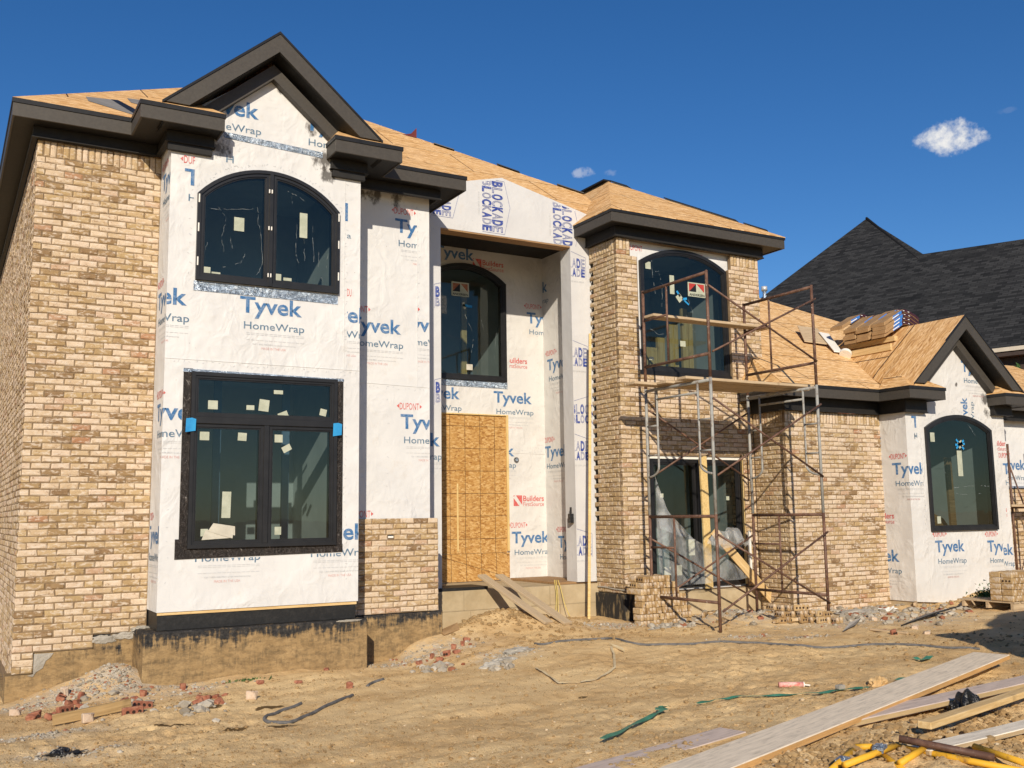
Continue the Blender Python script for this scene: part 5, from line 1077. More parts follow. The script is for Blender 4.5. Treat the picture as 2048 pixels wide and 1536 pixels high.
# ------------------------------------------------------------------ boards, hoses, straps, scraps
def board(name, p, q, w, h, mat, label, cat, bev=.004, up=(0, 0, 1), end_up=None):
    mb = MB(); p = Vector(p); q = Vector(q); d = (q - p).normalized(); n = 10
    L_ = (q - p).length; upv = Vector(up); s = d.cross(upv).normalized(); u2 = s.cross(d).normalized()
    rg2 = random.Random(int(L_ * 977)); mb.v = []
    for i in range(n + 1):
        t = i / n; sag = -.004 * math.sin(math.pi * t)
        for a, b in ((-1, -1), (1, -1), (1, 1), (-1, 1)): mb.v.append(tuple(Vector((t * L_ - L_ / 2, a * w / 2, b * h / 2 + sag))))
    for i in range(n):
        for k in range(4): mb.f.append((i * 4 + k, i * 4 + (k + 1) % 4, i * 4 + 4 + (k + 1) % 4, i * 4 + 4 + k)); mb.m.append(0); mb.a.append(.5)
    mb.f += [(3, 2, 1, 0), tuple(n * 4 + k for k in range(4))]; mb.m += [0, 0]; mb.a += [.5, .5]
    o = mb.build(name, mat, None, bevel=bev); M = Matrix((d, s, u2)).transposed().to_4x4(); M.translation = (p + q) / 2
    o.location = M.translation; o.rotation_euler = M.to_euler(); tag(o, label, cat); return o
def on(u, v, h=0.0): x, y, z = gpix(u, v); return Vector((x, y, z + h))
def m_side(name, top, edge, thr=.6):
    """planed grey face with raw wood showing on the edges"""
    m = NT(name, .75, .25); g = m.n('TexCoord'); s = m.n('SeparateXYZ'); m.l(g.outputs['Normal'], s.inputs[0]); v = m.coord((1.2, 14, 14)); n = m.noise(v, 3, 6, .65)
    a = m.ramp(n, [(.3, tuple(c * .72 for c in top)), (.5, top), (.75, tuple(min(1, c * 1.2) for c in top))]); b = m.ramp(n, [(.3, tuple(c * .7 for c in edge)), (.7, edge)])
    stn = m.noise(m.coord((2, 9, 9), loc=(4, 1, 2)), 3.4, 6, .72); a = m.mix(m.ramp(stn, [(.56, 0), (.68, .55)]), a, tuple(c * .45 for c in top))
    m.col(m.mix(m.ramp(m.math('ABSOLUTE', s.outputs[2]), [(thr, 0), (thr + .1, 1)]), b, a)); m.bump(n, .5, .006); return m.mat
PLK = m_side('grey_scaffold_plank', (.74, .63, .48), (.62, .36, .14)); PLK2 = m_side('purplish_plank', (.56, .455, .385), (.52, .38, .2)); PLK3 = m_side('peeling_plank', (.74, .66, .53), (.48, .35, .2))
# two ramp boards up to the doorway
def at3(u, v, y): return Vector(aty(u, v, y))
r0 = at3(965, 1153, 14.28); r1 = at3(1000, 1153, 14.30)
e0 = on(1098, 1248); e1 = on(1137, 1250)
board('ramp_board', r0 + Vector((-.02, 0, .02)), e0 + Vector((0, 0, .02)), .17, .04, W_PLANKY, 'left one of two weathered boards sloping from the doorway to the dirt', 'board')
board('ramp_board', r1 + Vector((.0, .03, .02)), e1 + Vector((0, 0, .02)), .17, .04, W_PLANKY, 'right one of two weathered boards sloping from the doorway to the dirt', 'board')
pb = Vector(aty(1181, 1236, 13.75)); pt = Vector(aty(1180, 668, 13.95))
board('lumber_post', (pb.x, 13.80, gz1(pb.x, 13.8) - .05), (pt.x, 13.95, pt.z), .10, .045, W_NEWZ, 'tall pale yellow lumber post standing left of the brick tower', 'post', up=(0, -1, 0))
# yellow cords hanging out under the wrap
mb = MB()
for u0, v0, u1, v1, ph in ((1109, 1160, 1113, 1225, 0), (1112, 1160, 1119, 1240, 1), (1116, 1160, 1140, 1242, 2)):
    a = np.array(aty(u0, v0, 14.27)); b = np.array(aty(u1, v1, 14.1)); mb.tube([a + (b - a) * t + np.array((.03 * math.sin(t * 5 + ph) * t, -.03 * t, 0)) for t in np.linspace(0, 1, 12)], .006, 6)
tag(mb.build('cord', m_noise('yellow_cord', (.55, .42, .10), (.62, .5, .16), 20), None), 'thin yellow cords hanging down the concrete under the doorway', 'cord')
def hose(name, px, r, mat, label, cat, lift=.6):
    P = [np.array(gpix(u, v)) for u, v in px]; out = []
    for k in range(len(P) - 1):
        p0, p1, p2, p3 = P[max(k - 1, 0)], P[k], P[k + 1], P[min(k + 2, len(P) - 1)]
        for t in np.linspace(0, 1, 9)[:-1]:
            q = .5 * ((2 * p1) + (-p0 + p2) * t + (2 * p0 - 5 * p1 + 4 * p2 - p3) * t * t + (-p0 + 3 * p1 - 3 * p2 + p3) * t ** 3); out.append((q[0], q[1], gz1(q[0], q[1]) + r * lift))
    out.append((*P[-1][:2], P[-1][2] + r * lift)); z = np.array([q[2] for q in out]); z = np.convolve(np.pad(z, 2, 'edge'), np.ones(5) / 5, 'valid'); mb = MB(); mb.tube([(q[0], q[1], zz) for q, zz in zip(out, z)], r, 10)
    return tag(mb.build(name, mat, None, smooth=True), label, cat)
hose('hose', [(1070, 1287), (1085, 1288), (1130, 1284), (1210, 1279), (1260, 1287), (1320, 1290), (1390, 1290), (1470, 1285), (1540, 1288), (1600, 1295), (1640, 1296), (1740, 1292), (1830, 1293), (1900, 1298), (1960, 1300)], .017, HOSEM, 'long grey hose stretched across the dirt in front of the scaffold', 'hose')
hose('hose', [(602, 1410), (580, 1418), (550, 1430), (529, 1440), (540, 1446), (575, 1446), (610, 1435), (650, 1415), (690, 1400), (705, 1392)], .017, HOSEM, 'bent grey hose end doubled back on the dirt below the bay', 'hose')
hose('hose', [(735, 1374), (745, 1369), (767, 1363)], .017, HOSEM, 'short piece of grey hose surfacing from the dirt', 'hose', .3)
def strap(px, w, mat, label, cat='strap', lift=.022):
    Q = [gpix(*p) for p in px]; P = []
    for (a, b) in zip(Q, Q[1:]):
        for t in np.linspace(0, 1, 9)[:-1]: x, y = a[0] + (b[0] - a[0]) * t, a[1] + (b[1] - a[1]) * t; P.append((x, y, gz1(x, y)))
    P.append(Q[-1]); z = np.convolve(np.pad([p[2] for p in P], 3, 'edge'), np.ones(7) / 7, 'valid'); P = [(p[0], p[1], zz) for p, zz in zip(P, z)]
    mb = MB(); mb.ribbon([(p[0], p[1], p[2] + lift + .003 * math.sin(k * .9)) for k, p in enumerate(P)], w, 0); return tag(mb.build('strap', mat, None), label, cat)
strap([(1222, 1296), (1228, 1312), (1230, 1340), (1195, 1362), (1160, 1369), (1118, 1370), (1092, 1352), (1072, 1338)], .028, BEIGEST, 'beige strap curled in a hook on the dirt below the long hose')
mb = MB(); a = gpix(1225, 1296); b = gpix(1250, 1306); mb.hexa([(a[0], a[1], a[2] + .01), (b[0], b[1], b[2] + .01), (b[0] + .05, b[1] + .12, b[2] + .03), (a[0] + .02, a[1] + .1, a[2] + .03), (a[0], a[1], a[2] + .03), (b[0], b[1], b[2] + .025), (b[0] + .05, b[1] + .12, b[2] + .05), (a[0] + .02, a[1] + .1, a[2] + .05)]); tag(mb.build('scrap', BEIGEST, None), 'crumpled beige scrap at the upper end of the beige strap', 'scrap')
strap([(1205, 1488), (1260, 1463), (1310, 1440), (1333, 1428)], .045, GREENST, 'straight green strap piece lying on the bare dirt', lift=.035)
strap([(1316, 1432), (1322, 1424), (1334, 1426)], .05, GREENST, 'knotted green strap end on the dirt', lift=.05)
strap([(1395, 1412), (1430, 1405), (1480, 1398), (1560, 1394), (1640, 1391), (1690, 1383), (1740, 1376)], .04, GREENST, 'long green strap running towards the big grey plank')
strap([(1795, 1364), (1830, 1356)], .045, GREENST, 'short green strap showing above the big grey plank')
strap([(1828, 1322), (1845, 1324), (1862, 1318)], .06, GREENST, 'small looped green strap lying alone near the shaded dirt', lift=.03)
strap([(1920, 1315), (1928, 1322)], .02, BEIGEST, 'small beige splinter near the far end of the big plank')
ct = thing('caulk_tube', 'empty red and white caulk tube lying on the dirt', 'tube', tuple(on(1590, 1376)))
a = on(1558, 1375, .025); b = on(1606, 1372, .025); c = on(1620, 1371, .025); mb = MB(); mb.tube([a, b], .026, 14); mb.build('barrel', REDTUBE, ct, True); mb = MB(); mb.tube([b, b + (c - b) * .15], .026, 14); mb.tube([b + (c - b) * .16, c], .008, 8); mb.build('nozzle', WHITEPL, ct)
mb = MB(); q = on(1681, 1383, .03); mb.box(q.x - .04, q.x + .04, q.y - .03, q.y + .03, q.z - .02, q.z + .02); tag(mb.build('scrap', CONCG, None, bevel=.006), 'small grey chip lying on the long green strap', 'scrap')
lump('dirt_clod', *on(1755, 1368), .10, .07, .07, DIRT, None, 9, 3, .5); tag(COL.objects[-1], 'dark dirt clod beside the upper edge of the big grey plank', 'clod')
# foreground planks
def plank_px(name, a, b, c, d, th, mat, label, cat='plank', lift=.02, tilt=(0, 0)):
    """quad of a plank's top seen at four picture corners on the ground: near-left, near-right, far-right, far-left"""
    P = [Vector(on(*q)) for q in (a, b, c, d)]
    mid0 = (P[0] + P[3]) / 2; mid1 = (P[1] + P[2]) / 2; return mid0, mid1
g0 = on(1378, 1560); g1 = on(1985, 1336)
board('scaffold_plank', Vector((g0.x - .25, g0.y - .12, g0.z + .06)), Vector((g1.x, g1.y, g1.z + .12)), .36, .05, PLK, 'big grey wood plank with orange edge running diagonally across the foreground', 'plank', .006)
g0 = on(1190, 1545); g1 = on(1405, 1483); dd = (g1 - g0).normalized()
board('scaffold_plank', g0 - dd * .5 + Vector((0, 0, .0)), g1 + dd * .4 + Vector((0, 0, .005)), .24, .04, PLK2, 'purplish stained plank under the left part of the big grey plank', 'plank', .006)
g0 = on(1560, 1480); g1 = on(2075, 1378)
board('scaffold_plank', Vector((g0.x, g0.y, g0.z + .03)), Vector((g1.x + .3, g1.y + .1, g1.z + .08)), .22, .045, PLK2, 'stained plank just below the big grey plank at the right', 'plank', .006)
g0 = on(1850, 1478); g1 = on(2090, 1408)
board('lumber_stud', Vector((g0.x, g0.y, g0.z + .10)), Vector((g1.x + .25, g1.y + .1, g1.z + .12)), .10, .05, W_NEW, 'clean yellow lumber stud with a square end pointing left', 'lumber', .005)
g0 = on(1840, 1512); g1 = on(2080, 1482)
board('scaffold_plank', Vector((g0.x, g0.y, g0.z + .03)), Vector((g1.x + .3, g1.y + .08, g1.z + .10)), .16, .035, PLK3, 'pale peeling plank behind the yellow frames', 'plank', .005)
# crumpled black plastic
def crumple(name, c, sx, sy_, sz, seed, mat, label, cat):
    bm = bmesh.new(); bmesh.ops.create_grid(bm, x_segments=26, y_segments=20, size=1); rg2 = np.random.default_rng(seed)
    for v in bm.verts:
        x, y = v.co.x, v.co.y; n = vnoise(np.array([x * 1.6 + seed]), np.array([y * 1.6]), seed)[0]; n2 = vnoise(np.array([x * 3.2 + seed]), np.array([y * 3.2]), seed + 1)[0]
        v.co = Vector((c[0] + x * sx * (1 + n2), c[1] + y * sy_ * (1 + n), c[2] + sz * max(0, (.55 + n * 1.6 + n2 * .8) * (1 - .5 * (x * x + y * y)))))
    me = bpy.data.meshes.new(name); bm.to_mesh(me); bm.free(); me.materials.append(mat); return tag(link(name, me), label, cat)
q = on(1938, 1432); crumple('plastic_bag', (q.x, q.y, q.z + .02), .17, .10, .12, 4, BLACKPL, 'crumpled black plastic bag between the foreground planks', 'bag')
q = on(122, 1512); crumple('plastic_scrap', (q.x, q.y, q.z), .14, .06, .06, 7, BLACKPL, 'torn black plastic scrap on the dirt at the lower left', 'scrap')
# short board on bricks at the left
a = on(104, 1456, .06); b = on(262, 1428, .07); board('lumber_stud', a, b, .045, .10, m_wood('lumber_tan', (.24, .155, .065), (.34, .225, .10), (.42, .29, .14), 0), 'short lumber board propped on bricks below the left corner', 'board')
# panel scraps on the right rubble
def sheet(pts, th, mat, name, label, cat='panel'):
    mb = MB(); P = [Vector(p) for p in pts]; mb.hexa(P + [p + Vector((0, 0, th)) for p in P]); return tag(mb.build(name, mat, None), label, cat)
a, b, c, d = on(1802, 1252, .0), on(1868, 1240, .08), on(1921, 1229, .12), on(1850, 1236, .03)
sheet((a, b, c, d), .02, m_side('black_panel', (.30, .28, .25), (.02, .02, .02), .9), 'panel_scrap', 'long dark panel tipped up on the debris before the right hand bay')
a, b, c, d = on(1685, 1264, .0), on(1712, 1256, .03), on(1722, 1246, .06), on(1700, 1252, .04); sheet((a, b, c, d), .012, m_side('grey_panel', (.45, .42, .37), (.06, .055, .05), .9), 'panel_scrap', 'pointed grey panel scrap sticking out of the debris')
q = on(1775, 1222); crumple('paper_scrap', (q.x, q.y, q.z), .16, .08, .09, 12, WHITEPL, 'crumpled pale cement bag lying in the debris', 'bag')
board('lumber_stud', on(1742, 1262, .02), on(1815, 1268, .02), .05, .03, W_PLANK, 'thin grey stick lying in the debris', 'stick'); board('lumber_stud', on(1830, 1215, .05), on(1838, 1204, .09), .05, .05, W_PLANK, 'short pale stick end standing in the debris', 'stick')
q = on(888, 1273); mb = MB(); mb.hexa([(q.x, q.y, q.z + .01), (q.x + .3, q.y + .1, q.z + .06), (q.x + .34, q.y + .25, q.z + .14), (q.x + .02, q.y + .2, q.z + .05), (q.x, q.y, q.z + .02), (q.x + .3, q.y + .1, q.z + .07), (q.x + .34, q.y + .25, q.z + .15), (q.x + .02, q.y + .2, q.z + .06)]); tag(mb.build('cardboard_scrap', CARD, None), 'curled brown cardboard scrap in the corner below the doorway', 'scrap')

# ------------------------------------------------------------------ scaffold
SYF, SYB, SXL, SXR = 11.35, 12.93, 9.97, 12.19
scaf = thing('scaffold', 'three tier tube scaffold, rusty frames above and below grey walk-through frames', 'scaffold', ((SXL + SXR) / 2, (SYF + SYB) / 2, -1.7))
TR = .0245
def sub(name, parent, pts, r, mat): mb = MB(); mb.tube(pts, r, 10); return mb.build(name, mat, parent, True)
def group_empty(name, parent, loc):
    e = bpy.data.objects.new(name, None); COL.objects.link(e); e.parent = parent; e.matrix_parent_inverse = world_of(parent).inverted(); e.location = loc; e.empty_display_size = .15; return e
LV = ((-1.66, -.02), (-.02, 2.02), (2.02, 3.66))
for x in (SXL, SXR):
    for lv, (z0, z1) in enumerate(LV):
        e = group_empty('end_frame', scaf, (x, SYF, z0)); mat = T_GREY if lv == 1 else T_RUST
        zf = (-1.72 if x == SXL else -1.70) if lv == 0 else z0
        sub('leg', e, [(x, SYF, zf), (x, SYF, z1)], TR, mat); sub('leg', e, [(x, SYB, zf), (x, SYB, z1 - .002)], TR, mat)
        sub('coupling_pin', e, [(x, SYF, z1), (x, SYF, z1 + .09)], TR * .8, mat) if lv < 2 else None
        if lv != 1:
            zt = z1 - .03; ym = (SYF + SYB) / 2 + .18
            sub('top_bar', e, [(x, SYF, zt), (x, SYB, zt)], TR, mat); sub('bottom_bar', e, [(x, SYF, z0 + .36), (x, SYB, z0 + .36)], TR, mat)
            sub('middle_post', e, [(x, ym, z0 + .36), (x, ym, zt)], TR * .72, mat); sub('short_bar', e, [(x, ym, z0 + 1.13), (x, SYB, z0 + 1.13)], TR * .72, mat)
        else:
            zt = z1 - .04; sub('top_bar', e, [(x, SYF, zt), (x, SYB, zt)], TR, mat); i0, i1 = SYF + .30, SYB - .28
            sub('lower_bar', e, [(x, i0, zt - .16), (x, i1, zt - .16)], TR * .75, mat)
            for yo, yi, s in ((SYF, i0, 1), (SYB, i1, -1)):
                zc_ = z0 + .62; rr = abs(yi - yo) ; pts = [(x, yi, zt - .02), (x, yi, zc_ + .14)] + [(x, yi - s * rr * (1 - math.cos(t)), zc_ + .14 - .16 * math.sin(t)) for t in np.linspace(.2, math.pi / 2, 6)]
                sub('inner_post', e, pts, TR * .72, mat)
                for zz in (1.42, .95): sub('rung', e, [(x, yo, z0 + zz), (x, yi, z0 + zz)], TR * .6, mat)
def cross(y, z0, z1, mat):
    e = group_empty('cross_brace', scaf, (SXL, y, z0))
    mb = MB(); mb.tube([(SXL, y, z1), (SXR, y, z0)], .016, 8); mb.build('brace_tube', mat, e, True)
    mb = MB(); mb.tube([(SXL, y - .034, z0), (SXR, y - .034, z1)], .016, 8); mb.build('brace_tube', mat, e, True)
cross(SYF - .04, 2.40, 3.42, T_RUST); cross(SYF - .04, .55, 1.70, T_RUST); cross(SYB + .04, .55, 1.72, T_RUST); cross(SYF - .04, -1.42, -.32, T_RUST); cross(SYB + .04, -1.45, -.38, T_RUST)
def plank(x0, x1, y0, y1, z, label, tilt=0.0):
    board('scaffold_plank', (x0, (y0 + y1) / 2, z), (x1, (y0 + y1) / 2, z + tilt), y1 - y0, .045, W_PLANK, label, 'plank', .006)
plank(SXL - .03, 12.53, 12.62, 12.88, 3.205, 'weathered plank on the upper rungs of the scaffold before the arched window')
plank(9.40, SXR - .30, 12.46, 12.71, 2.045, 'rear platform plank of the scaffold overhanging on the left')
plank(SXL - .15, SXR + .12, 12.21, 12.45, 2.05, 'second platform plank of the scaffold from the wall')
plank(SXL - .02, SXR + .45, 11.92, 12.16, 2.048, 'third platform plank of the scaffold from the wall', -.01)
plank(SXL - .20, SXR + .30, 11.67, 11.90, 2.047, 'front platform plank of the scaffold, nearest the street', .004)
# board leaning from the window sill, post inside the opening, clear plastic
p0 = Vector(aty(1427, 1062, 13.2)); p1 = on(1562, 1222, .02); board('lumber_stud', p0, p1, .15, .04, W_NEW, 'pale board leaning from the plastic down to the brick pile', 'board', up=(0, -1, .4))
board('lumber_post', (11.56, 13.40, -1.28), (11.52, 13.40, .98), .15, .045, W_NEWZ, 'upright lumber post in the middle of the lower tower window', 'post', up=(0, -1, 0))
def m_film():
    m = NT('clear_film'); t = m.t; t.nodes.remove(m.b); out = t.nodes['Material Output']; tr = m.n('BsdfTransparent'); df = m.n('BsdfDiffuse'); df.inputs[0].default_value = (.75, .77, .76, 1); gl = m.n('BsdfGlossy'); gl.inputs['Roughness'].default_value = .25
    tl = m.n('BsdfTranslucent'); tl.inputs[0].default_value = (.7, .72, .72, 1); a = m.n('MixShader'); a.inputs[0].default_value = .3; m.l(df.outputs[0], a.inputs[1]); m.l(gl.outputs[0], a.inputs[2])
    v = m.coord((1, 1, .4)); n = m.noise(v, 6, 5, .65, 1); b = m.n('MixShader'); m.l(m.ramp(n, [(.38, .11), (.72, .40)]), b.inputs[0]); m.l(tr.outputs[0], b.inputs[1]); m.l(a.outputs[0], b.inputs[2]); m.l(b.outputs[0], out.inputs[0]); return m.mat
def drape():
    bm = bmesh.new(); n, k = 26, 20; V = {}
    for i in range(n + 1):
        for j in range(k + 1):
            s, t = i / n, j / k
            top = (10.44 + .06 * s, 13.36, .80 - s * 1.05); bot = (10.42 + s * 1.85, 13.25, -1.22 + .10 * s)
            x = top[0] + (bot[0] - top[0]) * t + s * .55 * math.sin(math.pi * t) * .5; y = top[1] + (bot[1] - top[1]) * t + .05 * math.sin(s * 17 + t * 3) * (.3 + t) - .1 * s * t; z = top[2] + (bot[2] - top[2]) * t
            V[i, j] = bm.verts.new((x, y, z))
    for i in range(n):
        for j in range(k): bm.faces.new((V[i, j], V[i + 1, j], V[i + 1, j + 1], V[i, j + 1]))
    me = bpy.data.meshes.new('plastic_sheet'); bm.to_mesh(me); bm.free(); me.materials.append(m_film())
    for p in me.polygons: p.use_smooth = True
    return tag(link('plastic_sheet', me), 'clear plastic sheet hanging slack over the lower tower window', 'plastic sheet')
drape()
crumple('plastic_bundle', (11.75, 13.05, -.62), .34, .12, .36, 21, bpy.data.materials['clear_film'], 'gathered bunch of clear plastic at the middle of the lower tower window', 'plastic sheet')
mb = MB(); mb.box(12.43, 12.47, 13.3, 13.34, -1.1, -.32); tag(mb.build('pipe', WHITEPL, None), 'white plastic pipe piece standing at the right side of the lower tower window', 'pipe')
# plank of the far scaffold by the garage wall
board('scaffold_plank', (18.35, 12.35, .06), (22, 12.35, .06), .24, .045, W_PLANK, 'plank by the garage brick at the right edge', 'plank')
fs = thing('scaffold', 'rusty scaffold frame before the garage brick at the right edge', 'scaffold', (19, 12.3, -1.4))
for xx_ in (18.75, 19.6):
    for yy_ in (11.9, 12.5): sub('leg', fs, [(xx_, yy_, -1.6), (xx_, yy_, 1.3)], TR, T_RUST)
    sub('top_bar', fs, [(xx_, 11.9, .03), (xx_, 12.5, .03)], TR, T_RUST)
sub('brace_tube', fs, [(18.75, 11.9, -.9), (19.6, 11.9, .9)], .016, T_RUST); sub('brace_tube', fs, [(18.75, 12.5, .9), (19.6, 12.5, -.9)], .016, T_RUST)
# yellow frames lying at the lower right
def yframe(px, label):
    o = on(*px[0]); e = thing('tube_frame', label, 'scaffold frame', tuple(o))
    return e
def tubes_px(e, segs, r, mat, h):
    for (a, b, dz) in segs: p = on(*a, h + dz); q = on(*b, h + dz); mb = MB(); mb.tube([p, q], r, 12); mb.build('tube', mat, e, True)
e1 = yframe([(1760, 1530)], 'yellow scaffold frame lying at the lower right, its corner towards the camera')
tubes_px(e1, [((1655, 1560), (1712, 1508), 0), ((1712, 1508), (1745, 1506), .005), ((1690, 1556), (1796, 1508), .02), ((1745, 1506), (1830, 1560), .0)], .0215, T_YEL, .012)
for (u, v) in ((1765, 1518), (1690, 1532)):
    p = on(u, v + 8, .07); mb = MB(); mb.bar(p - Vector((.04, 0, 0)), p + Vector((.04, .03, .01)), .07, .02); mb.tube([p - Vector((0, 0, .03)), p + Vector((0, 0, .03))], .012, 8); mb.build('coupler', FOIL, e1)
e2 = yframe([(1960, 1525)], 'second yellow scaffold frame with rust along its top tube, lower right corner')
tubes_px(e2, [((1800, 1508), (2110, 1560), .0), ((1790, 1500), (1900, 1514), .0), ((1800, 1540), (1850, 1512), .02), ((1950, 1508), (2070, 1556), .03)], .0215, T_YEL, .018)
tubes_px(e2, [((1800, 1512), (1990, 1532), .035)], .024, T_RUST, .03)

# ------------------------------------------------------------------ shingle bundles on the wing roof
def bundle_mesh(seed):
    """soft paper-wrapped bundle, level on the left and drooping over the ridge on the right"""
    mb = MB(); rg2 = random.Random(seed); n = 12; L_, Wd, H = 1.02, .335, .075
    cen = []
    for i in range(n + 1):
        t = i / n; x = -.62 + t * L_; drop = -.55 * max(0, x - .02) ** 1.5 - .58 * max(0, -x - .04); cen.append((x, drop))
    for x, z in cen:
        for y, dz in ((-Wd / 2, 0), (Wd / 2, 0), (Wd / 2, H), (-Wd / 2, H)): mb.v.append((x, y + rg2.uniform(-.004, .004), z + dz + rg2.uniform(-.005, .005)))
    for i in range(n):
        x = cen[i][0]
        for k in range(4):
            side = k in (1, 3)
            m = 0 if x < -.42 else ((1 if x < -.14 else 2) if (k == 3 or k == 1) else (0 if x < -.05 else 0))
            mb.f.append((i * 4 + k, i * 4 + (k + 1) % 4, i * 4 + 4 + (k + 1) % 4, i * 4 + 4 + k)); mb.m.append(m); mb.a.append(.5)
    mb.f += [(3, 2, 1, 0), tuple(n * 4 + k for k in range(4))]; mb.m += [0, 0]; mb.a += [.5, .5]
    fp = lambda u, z, t: (u, -Wd / 2 - .006, z)
    def zc2(x): return -.55 * max(0, x - .02) ** 1.5 - .58 * max(0, -x - .04)
    mb.face([(-.39, -Wd / 2 - .006, zc2(-.39) + .028), (-.2, -Wd / 2 - .006, zc2(-.2) + .028), (-.2, -Wd / 2 - .006, zc2(-.2) + .048), (-.39, -Wd / 2 - .006, zc2(-.39) + .048)], 3)
    for a_ in (-.08, .06):
        z = zc2(a_ + .03); mb.face([(a_, -Wd / 2 - .006, z + .032), (a_ + .05, -Wd / 2 - .006, zc2(a_ + .05) + .032), (a_ + .05, -Wd / 2 - .006, zc2(a_ + .05) + .044), (a_, -Wd / 2 - .006, z + .044)], 3)
    return mb.mesh('shingle_bundle', [CARD, L_BLUE, L_MAROON, L_WHITE])
BMs = [bundle_mesh(s) for s in range(5)]
ridge_z = GP2 + .03; k = 0
LBL = ('front', 'middle', 'rear'); LV_ = ('lowest', 'second lowest', 'third', 'topmost')
for c_ in range(3):
    for lv in range(4):
        o = put('shingle_bundle', BMs[k % 5], (GX2 - .02 + rg.uniform(-.03, .03) - .02 * lv * 0, 13.25 + c_ * .345 + rg.uniform(-.01, .01), ridge_z + .03 + lv * .079), (rg.uniform(-.02, .02), R(2) + rg.uniform(-.02, .02), rg.uniform(-.03, .03)), '%s shingle bundle of the %s column on the wing roof ridge' % (LV_[lv], LBL[c_]), 'shingle bundle', 'shingle bundles on the wing roof', .008); k += 1
for (x, y, dz, lb) in ((GX2 + .22, 13.55, .345, 'bundle lying crosswise on top of the front column of shingle bundles'), (GX2 - .05, 14.25, .345, 'dark labelled bundle on top of the rear columns of shingle bundles')):
    put('shingle_bundle', BMs[k % 5], (x, y, ridge_z + dz), (0, R(4), R(0)), lb, 'shingle bundle', 'shingle bundles on the wing roof', .008); k += 1
zl = lambda x: GP2 + .03 - GS2 * (GX2 - x)
board('lumber_stud', (GX2 - .64, 12.95, zl(GX2 - .64) + .06), (GX2 - .64, 14.5, zl(GX2 - .64) + .06), .05, .13, W_NEW, 'lumber stud lying along the roof slope under the left ends of the shingle bundles', 'lumber')
board('lumber_stud', (GX2 - .40, 13.02, zl(GX2 - .40) + .05), (GX2 - .40, 14.4, zl(GX2 - .40) + .05), .09, .10, W_NEW, 'second lumber stud wedged under the middle of the shingle bundles', 'lumber')
a = np.array(aty(1628, 694, 14.9)); 
def w1p(x, y, h): q_ = w0(x, y); return (q_[0], q_[1], q_[2] + h)
sheet((w1p(15.35, 14.55, .05), w1p(15.95, 14.45, .07), w1p(16.35, 15.1, .18), w1p(15.85, 15.2, .16)), .02, W_PLANK, 'wood_offcut', 'sheathing offcut lying on the wing roof left of the bundles', 'offcut')
sheet((w1p(15.72, 14.12, .04), w1p(15.92, 14.08, .05), w1p(16.35, 14.8, .18), w1p(16.1, 14.85, .18)), .02, WHITEPL, 'white_wrapper', 'white wrapper strip lying left of the shingle bundles', 'wrapper')
mb = MB(); c0 = Vector(w1p(15.85, 13.95, .05)); mb.tube([c0, c0 + Vector((.05, .03, .05))], .12, 16); tag(mb.build('plastic_disc', WHITEPL, None), 'round white lid lying on the wing roof below the wrapper', 'lid')

# ------------------------------------------------------------------ neighbouring house
nb = thing('neighbour_house', 'finished red brick house with a tall black shingle roof behind the wing', 'house', (30, 20, -1.6))
def m_shingle():
    m = NT('black_shingles', .9, .15); v = m.coord(out='UV'); br = m.n('TexBrick'); br.offset = .37; br.inputs['Scale'].default_value = 1; br.inputs['Brick Width'].default_value = .33; br.inputs['Row Height'].default_value = .145; br.inputs['Mortar Size'].default_value = .012; br.inputs['Mortar Smooth'].default_value = .3
    br.inputs['Color1'].default_value = (.010, .011, .012, 1); br.inputs['Color2'].default_value = (.044, .045, .046, 1); br.inputs['Mortar'].default_value = (.008, .008, .009, 1); m.l(v, br.inputs['Vector'])
    m.col(m.mix(m.ramp(m.noise(v, 1.6, 4, .6), [(.3, 0), (.8, .35)]), br.outputs['Color'], (.04, .04, .04))); m.bump(br.outputs['Fac'], -.6, .02); return m.mat
SHING = m_shingle()
G0 = Vector((30, 20, 5.22)); ee = Vector((-.30, .954, 0)); ee.normalize(); up_ = Vector((ee.y, -ee.x, 0)); SL = .78
def onP(u, v):
    d = Vector(pray(u, v)); nrm = ee.cross(up_ + Vector((0, 0, SL))).normalized(); t = nrm.dot(G0) / nrm.dot(d); return d * t
P_pk, P_l, P_v, P_r = onP(1733, 437), onP(1527, 592), onP(1846, 508), onP(2250, 448)
El = G0 + ee * 13.5; Er = G0 - ee * 9.0
# left hip continues from the visible corner down to the eave line
dl = (P_l - P_pk); tt = (G0.z - P_pk.z) / dl.z; HL = P_pk + dl * tt
mb = MB()
def nface(P): 
    n_ = (P[1] - P[0]).cross(P[2] - P[0]).normalized(); au = ee; av = n_.cross(au); mb.face(P, 0, .5, [(p.dot(au), p.dot(av)) for p in P])
nface([HL, Er, Vector((P_r.x, P_r.y, P_r.z)), P_v, P_pk])
bk = up_ * 7
nface([P_pk, P_v, P_v + up_ * 3 + Vector((0, 0, -1.5)), P_pk + up_ * 5 + Vector((0, 0, -3))]); nface([HL, P_pk, P_pk + up_ * 5 + Vector((0, 0, -3)), HL + up_ * 10]); nface([P_v, P_r, P_r + bk + Vector((0, 0, -5.5)), P_v + bk + Vector((0, 0, -5.5))])
mb.build('roof', SHING, nb, fix=False)
mb = MB(); mb.tube([P_pk + Vector((0, 0, .02)), P_v + (P_v - P_pk) * -.02 + Vector((-.35, -.1, -.35))], .06, 6); mb.build('hip_cap', SHING, nb)
mb = MB(); w_in = up_ * .45; a_, b_ = HL + w_in, Er + w_in
